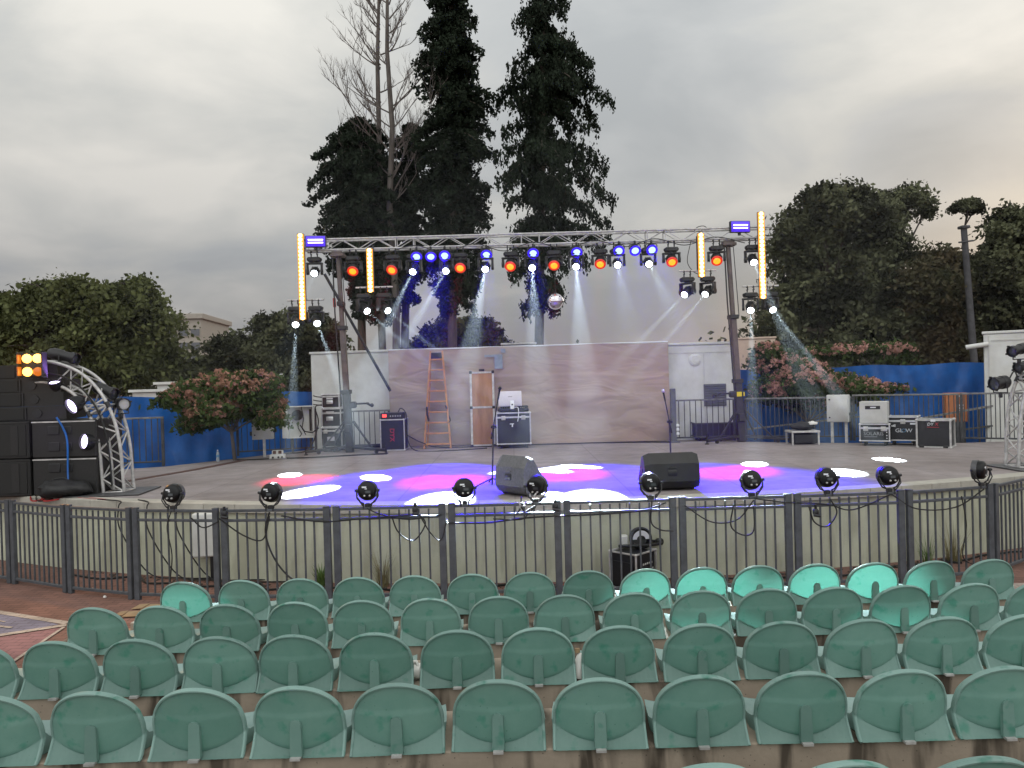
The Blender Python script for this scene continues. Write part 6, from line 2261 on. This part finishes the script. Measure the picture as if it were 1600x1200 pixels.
# far filler so that no bare horizon shows through the grove and behind the tarps
pos = []
for k in range(300):
    px = random.choice([random.uniform(-800, -60), random.uniform(520, 1150), random.uniform(1680, 2400)]) if k >= 150 else random.choice([random.uniform(-60, 520), random.uniform(1150, 1680), random.uniform(1150, 1680)])
    lo = 480 if px > 1150 else 560
    if 265 < px < 335: lo = 585
    if 500 < px < 1150: lo = 606
    if 1150 < px < 1225: lo = 560
    p = P(px, random.uniform(lo, 612), random.uniform(44, 50))
    m = 190
    pos.append(RNG.normal(size=(m, 3)) * np.array([[1.3, .8, .8]]) + np.array(p))
pos = np.concatenate(pos); ax, ay = leaf_cloud(pos, .22)
tl2 = quads_mesh('treeline', pos.astype(np.float32), ax, ay, 'leafB', None)
tag(tl2, 'dark far treeline behind the tarps and the grove', 'treeline', kind='stuff')


# ---- cypresses
def interp(tab, y):
    if y <= tab[0][0]: return tab[0][1:]
    for p, q in zip(tab, tab[1:]):
        if y <= q[0]:
            f = (y - p[0]) / (q[0] - p[0]); return tuple(a + (b_ - a) * f for a, b_ in zip(p[1:], q[1:]))
    return tab[-1][1:]


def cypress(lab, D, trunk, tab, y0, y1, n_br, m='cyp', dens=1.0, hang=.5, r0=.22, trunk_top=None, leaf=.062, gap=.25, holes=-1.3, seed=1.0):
    """tab rows: (py, left px, right px); trunk: px as a function of py via two points"""
    (ta, ya), (tb, yb_) = trunk
    global RNG
    random.seed(int(trunk[1][0])); RNG = np.random.default_rng(int(trunk[1][0]))
    tx = lambda py: ta + (tb - ta) * (py - ya) / (yb_ - ya)
    root = XZ(tb, D, 0)
    t = thing('cypress_tree', lab, 'tree', root, group='dark cypress trees behind the stage')
    k = D / FOC
    top = P(tx(y0), y0, D)
    b = MB(); b.tube([root, P(tx(yb_), yb_, D), P(tx((y0 + yb_) / 2), (y0 + yb_) / 2, D), top], r0, 10, taper=r0 * .25)
    pos, dd = [], []
    for i in range(n_br):
        whorl = int(i / 8); py = y0 + (y1 - y0) * (8 * whorl + 4 + random.uniform(-1.6, 1.6)) / n_br
        l, r = interp(tab, py)
        a = random.uniform(0, 2 * math.pi)
        ca, sa = math.cos(a), math.sin(a)
        reach = ((r - tx(py)) if ca > 0 else (tx(py) - l)) * k
        # occasional short or missing branches leave gaps
        q = random.random()
        reach *= (1.10 if q > .6 else random.uniform(.6, 1.0)) if q > gap * .4 else random.uniform(.25, .5)
        reach *= .90
        c = P(tx(py), py, D)
        dirv = np.array([ca, sa * .9, 0])
        rise = random.uniform(-.05, .35)
        n_c = max(3, int(reach / .16))
        pts = []
        for j in range(n_c + 1):
            f = j / n_c
            q = np.array(c) + dirv * reach * f
            q[2] += reach * (rise * f - .55 * f * f) * .8
            pts.append(V(q))
            if f > .10:
                nt_ = int(7 * dens * (1.25 - .5 * f))
                side = np.array([-dirv[1], dirv[0], 0])
                wv = .10 + .26 * math.sin(math.pi * min(1, f * .9 + .08)) * min(1.4, reach)
                st = q + side * RNG.normal(size=(nt_, 1)) * wv * .62 + RNG.normal(size=(nt_, 3)) * np.array([[.07, .07, .05]])
                ln_t = RNG.uniform(.10, .42, nt_) * hang * (.55 + .6 * f)
                K = 11
                for h_ in range(K):
                    g_ = h_ / (K - 1)
                    pp = st + RNG.normal(size=(nt_, 3)) * np.array([[.055, .055, .03]]) * (1.15 - .75 * g_)
                    pp[:, 2] -= ln_t * g_
                    pos.append(pp)
        b.tube(pts, max(.012, r0 * .13), 5, taper=.008)
    b.build('trunk', 'bark', t, world=True, smooth=60, fix=False)
    pos = np.concatenate(pos)
    ax, ay = leaf_cloud(pos, leaf, 1.9, min(.8, .3 * hang + .25))
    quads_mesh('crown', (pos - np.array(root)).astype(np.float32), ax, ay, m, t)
    return t


cypress('tall dense dark cypress standing left-leaning between the bare twigs and the open sky gap'.replace('left-leaning ', ''), 27, ((704, -150), (707, 560)),
        [(-160, 690, 720), (-60, 680, 732), (0, 668, 742), (70, 652, 768), (130, 650, 766), (200, 636, 772), (260, 642, 776), (330, 648, 762), (380, 652, 760), (430, 672, 748), (480, 690, 735)], -160, 480, 300, hang=.7, dens=1.1)
cypress('open ragged dark cypress on a bare trunk, behind the mirror ball', 26.5, ((852, -150), (842, 560)),
        [(-160, 838, 868), (-60, 820, 892), (0, 806, 915), (40, 805, 945), (80, 790, 915), (125, 762, 976), (165, 790, 920), (200, 778, 945), (228, 772, 990), (270, 780, 960), (320, 782, 952), (360, 790, 940), (410, 785, 890), (440, 792, 905), (480, 815, 890)], -160, 480, 168, hang=1.25, dens=1.1, gap=.9)
cypress('wide bushy dark cypress behind the short amber batten at the brace-pole end', 28, ((560, 185), (566, 560)),
        [(180, 552, 566), (200, 520, 600), (235, 490, 625), (275, 484, 640), (320, 480, 650), (380, 505, 655), (440, 545, 640), (490, 556, 600)], 184, 490, 230, hang=.5, dens=1.2)
cypress('narrower dark cypress top between the wide bushy one and the tall dense one', 28.5, ((640, 195), (632, 560)),
        [(190, 632, 645), (220, 612, 660), (280, 606, 664), (350, 610, 668), (430, 625, 665), (470, 630, 655)], 192, 470, 120, hang=.5, dens=1.2)


# bare dead tree
def bare(lab, D, px0, px1, ytop, seed, spread):
    rr = random.Random(seed)
    root = XZ(px0, D, 0); k = D / FOC
    t = thing('bare_tree', lab, 'tree', root, group='leafless trees among the cypresses')
    b = MB()
    top = P(px1, ytop, D)
    pts = [root.lerp(top, s) + V((rr.uniform(-.12, .12), 0, 0)) * (1 if 0 < s < 1 else 0) for s in (0, .3, .5, .65, .8, .92, 1)]
    b.tube(pts, .15, 8, taper=.035)
    b.build('trunk', 'barkg', t, world=True, smooth=60, fix=False)
    b = MB()

    def grow(p, d, ln, r, lv):
        q = [p]
        for s in range(5):
            d = (d + V((rr.uniform(-.16, .16), rr.uniform(-.16, .16), rr.uniform(-.02, .16)))).normalized()
            q.append(q[-1] + d * ln / 5)
        b.tube(q, r, 5, taper=r * .3)
        if lv < 3:
            for s in range(rr.randint(3, 5)):
                o = q[rr.randint(1, 5)]
                dd = (d + V((rr.uniform(-.8, .8), rr.uniform(-.7, .7), rr.uniform(-.1, .6)))).normalized()
                grow(o, dd, ln * rr.uniform(.35, .6), r * .5, lv + 1)

    for i in range(30):
        s = rr.uniform(.5, .99)
        p = root.lerp(top, s)
        sd = -1 if rr.random() < spread else 1
        d = V((sd * rr.uniform(.45, 1), rr.uniform(-.6, .6), rr.uniform(.35, 1.0))).normalized()
        grow(p, d, rr.uniform(.9, 2.0) * (1.25 - s) * 1.9, .030, 0)
    b.build('branches', 'twig', t, world=True, smooth=60, fix=False)


bare('leafless grey tree with long fine twigs reaching towards the open sky', 27.6, 603, 592, -60, 4, .9)
bare('straighter leafless grey trunk with few short twigs beside the dense cypress', 27.2, 618, 607, -80, 8, .35)


# ---- flowering trees with pink heads
def flowering(lab, D, base_px, fork_py, blobs, n_clump, nb, m_leaf, m_bl, leaf=.11, name='flowering_tree'):
    t, bl = broadleaf(name, lab, D, base_px, fork_py, blobs, m_leaf, n_clump, 44, .34, leaf, .055, 'barkg', shell=.35, flat=.45)
    tot = sum(x[3] * x[5] for x in bl)
    root = np.array(t.location)
    pos = []
    for (cx, cy_, cz, rx, ry, rz) in bl:
        k = max(3, int(nb * 1.5 * rx * rz / tot))
        u = unit(k); u[:, 2] = np.abs(u[:, 2]) * .9 + RNG.uniform(-.75, .1, k); u[:, 1] -= .35
        u /= np.linalg.norm(u, axis=1, keepdims=True)
        c = u * np.array([[rx, ry, rz]]) * RNG.uniform(.80, 1.0, (k, 1)) + np.array([[cx, cy_, cz]])
        for i in range(k):
            m_ = int(RNG.uniform(16, 34)); s = RNG.uniform(.045, .10)
            p = unit(m_) * s * RNG.uniform(.5, 1, (m_, 1)); p[:, 2] *= .8
            pos.append(p + c[i])
    pos = np.concatenate(pos); ax, ay = leaf_cloud(pos, .042, 1.2)
    quads_mesh('blossom', (pos - root).astype(np.float32), ax, ay, m_bl, t)


flowering('small tree with a pinkish red blossom crown in front of the blue tarp', 17.4, 362, 676,
          [(300, 618, 36, 24), (345, 605, 46, 26), (400, 602, 40, 24), (380, 632, 56, 26), (330, 640, 40, 22), (420, 630, 26, 24), (268, 622, 20, 12), (308, 662, 26, 14), (425, 650, 20, 12)], 270, 520, 'leafD', 'bloom2')
flowering('wide shrub with pink blossom tips beside the yellow-plate tower', 20.4, 1262, 660,
          [(1215, 570, 34, 28), (1190, 560, 20, 14), (1255, 590, 46, 28), (1210, 610, 38, 26), (1300, 600, 46, 22), (1350, 606, 34, 16), (1395, 605, 34, 12), (1270, 625, 60, 18), (1200, 545, 22, 14)], 300, 420, 'leafD', 'bloom')
flowering('slender blossoming branch rising over the tarp behind the white box', 21.6, 1395, 600,
          [(1320, 548, 34, 10), (1345, 545, 24, 9), (1380, 548, 16, 8), (1405, 546, 28, 11), (1275, 552, 24, 9), (1395, 556, 16, 10)], 110, 150, 'leafD', 'bloom')

# utility pole and the far block
a, c = XZ(1532, 27, 0), P(1506, 357, 27)
t = thing('utility_pole', 'dark leaning utility pole in front of the brown leaved tree', 'pole', a)
b = MB(); b.tube([a, a.lerp(c, .5), c], .13, 12, taper=.10); b.build('shaft', 'pole', t, world=True, smooth=60)
b = MB(); b.box(c + V((0, 0, .04)), (.3, .3, .10), bev=.02); b.cyl(c + V((-.25, -.1, -.5)), c + V((.25, -.1, -.45)), .03, n=8); b.build('cap', 'pole', t, world=True)
# little floodlight poles over the left tarp
p = P(438, 590, 24)
t = thing('floodlight_pole', 'thin pole with a small square floodlight above the pinkish red tree', 'lamp post', V((p.x, 24, 0)))
b = MB(); b.cyl((0, 0, 0), (0, 0, p.z - .1), .025, n=8); b.build('shaft', 'pole', t)
b = MB(); b.box((0, 0, p.z), (.20, .08, .24), bev=.02); b.build('lamp_head', 'greybox', t)
b = MB(); b.box((0, -.042, p.z), (.15, .006, .18)); b.build('glass', 'darkglass', t)
D8 = 85
a, c = P(190, 501, D8), P(312, 514, D8)
t = thing('far_block', 'far flat roofed concrete block with window strips between the trees', 'building', V(((a.x + c.x) / 2, D8, 0)), R(6))
wd = c.x - a.x; hh = a.z
b = MB(); b.box((0, 6, hh / 2), (wd, 12, hh), bev=.05); b.build('wall', 'farwall', t)
b = MB(); b.box((0, 6, hh + .3), (wd + .6, 12.6, .6), bev=.05); b.build('roof', 'farwall', t)
for k in range(3):
    for j in range(7):
        b = MB(); b.box((-wd / 2 + wd * (j + .5) / 7, -.03, hh - 1.5 - 1.5 * k), (wd / 7 * .84, .12, .9)); w0 = b.build('window', 'farwall', t)
        b = MB(); b.box((-wd / 2 + wd * (j + .5) / 7, -.10, hh - 1.5 - 1.5 * k), (wd / 7 * .76, .04, .75)); b.build('pane', 'louvre', w0)
# a few roof lights and pale scraps glimpsed over the left tarp
for px, py, lab in ((246, 612, 'pale far roof edge glimpsed over the blue tarp'), (285, 600, 'pale far shed glimpsed beside the pinkish red tree')):
    p = P(px, py, 30)
    t = thing('shed', lab, 'shed', V((p.x, 30, 0)))
    b = MB(); b.box((0, 1, p.z / 2), (2.0, 2, p.z), bev=.03); b.build('wall', 'greybox', t)
    b = MB(); b.box((0, 1, p.z + .05), (2.2, 2.2, .1)); b.build('roof', 'white', t)

# ------------------------------------------------------------------ smoke hanging in the stage light
def haze_mat():
    m = bpy.data.materials.new('haze'); m.use_nodes = True
    nt = m.node_tree; nt.nodes.remove(nt.nodes['Principled BSDF'])
    v = nt.nodes.new('ShaderNodeVolumePrincipled')
    v.inputs['Color'].default_value = (.93, .95, 1, 1); v.inputs['Density'].default_value = HAZE; v.inputs['Anisotropy'].default_value = 0.0
    nt.links.new(v.outputs[0], nt.nodes['Material Output'].inputs['Volume'])
    return m


HAZE = .0023
if HAZE:
    b = MB(); b.add([(x, y, z) for x in (-8.2, 9.2) for y in (11.6, 19.12) for z in (ST + .05, 6.9)], [[0, 1, 3, 2], [4, 6, 7, 5], [0, 4, 5, 1], [2, 3, 7, 6], [0, 2, 6, 4], [1, 5, 7, 3]])
    hz = b.build('haze', haze_mat(), smooth=0)
    tag(hz, 'thin stage smoke hanging in the light beams above the deck', 'haze', kind='stuff')
print('OBJECTS', len(bpy.data.objects))
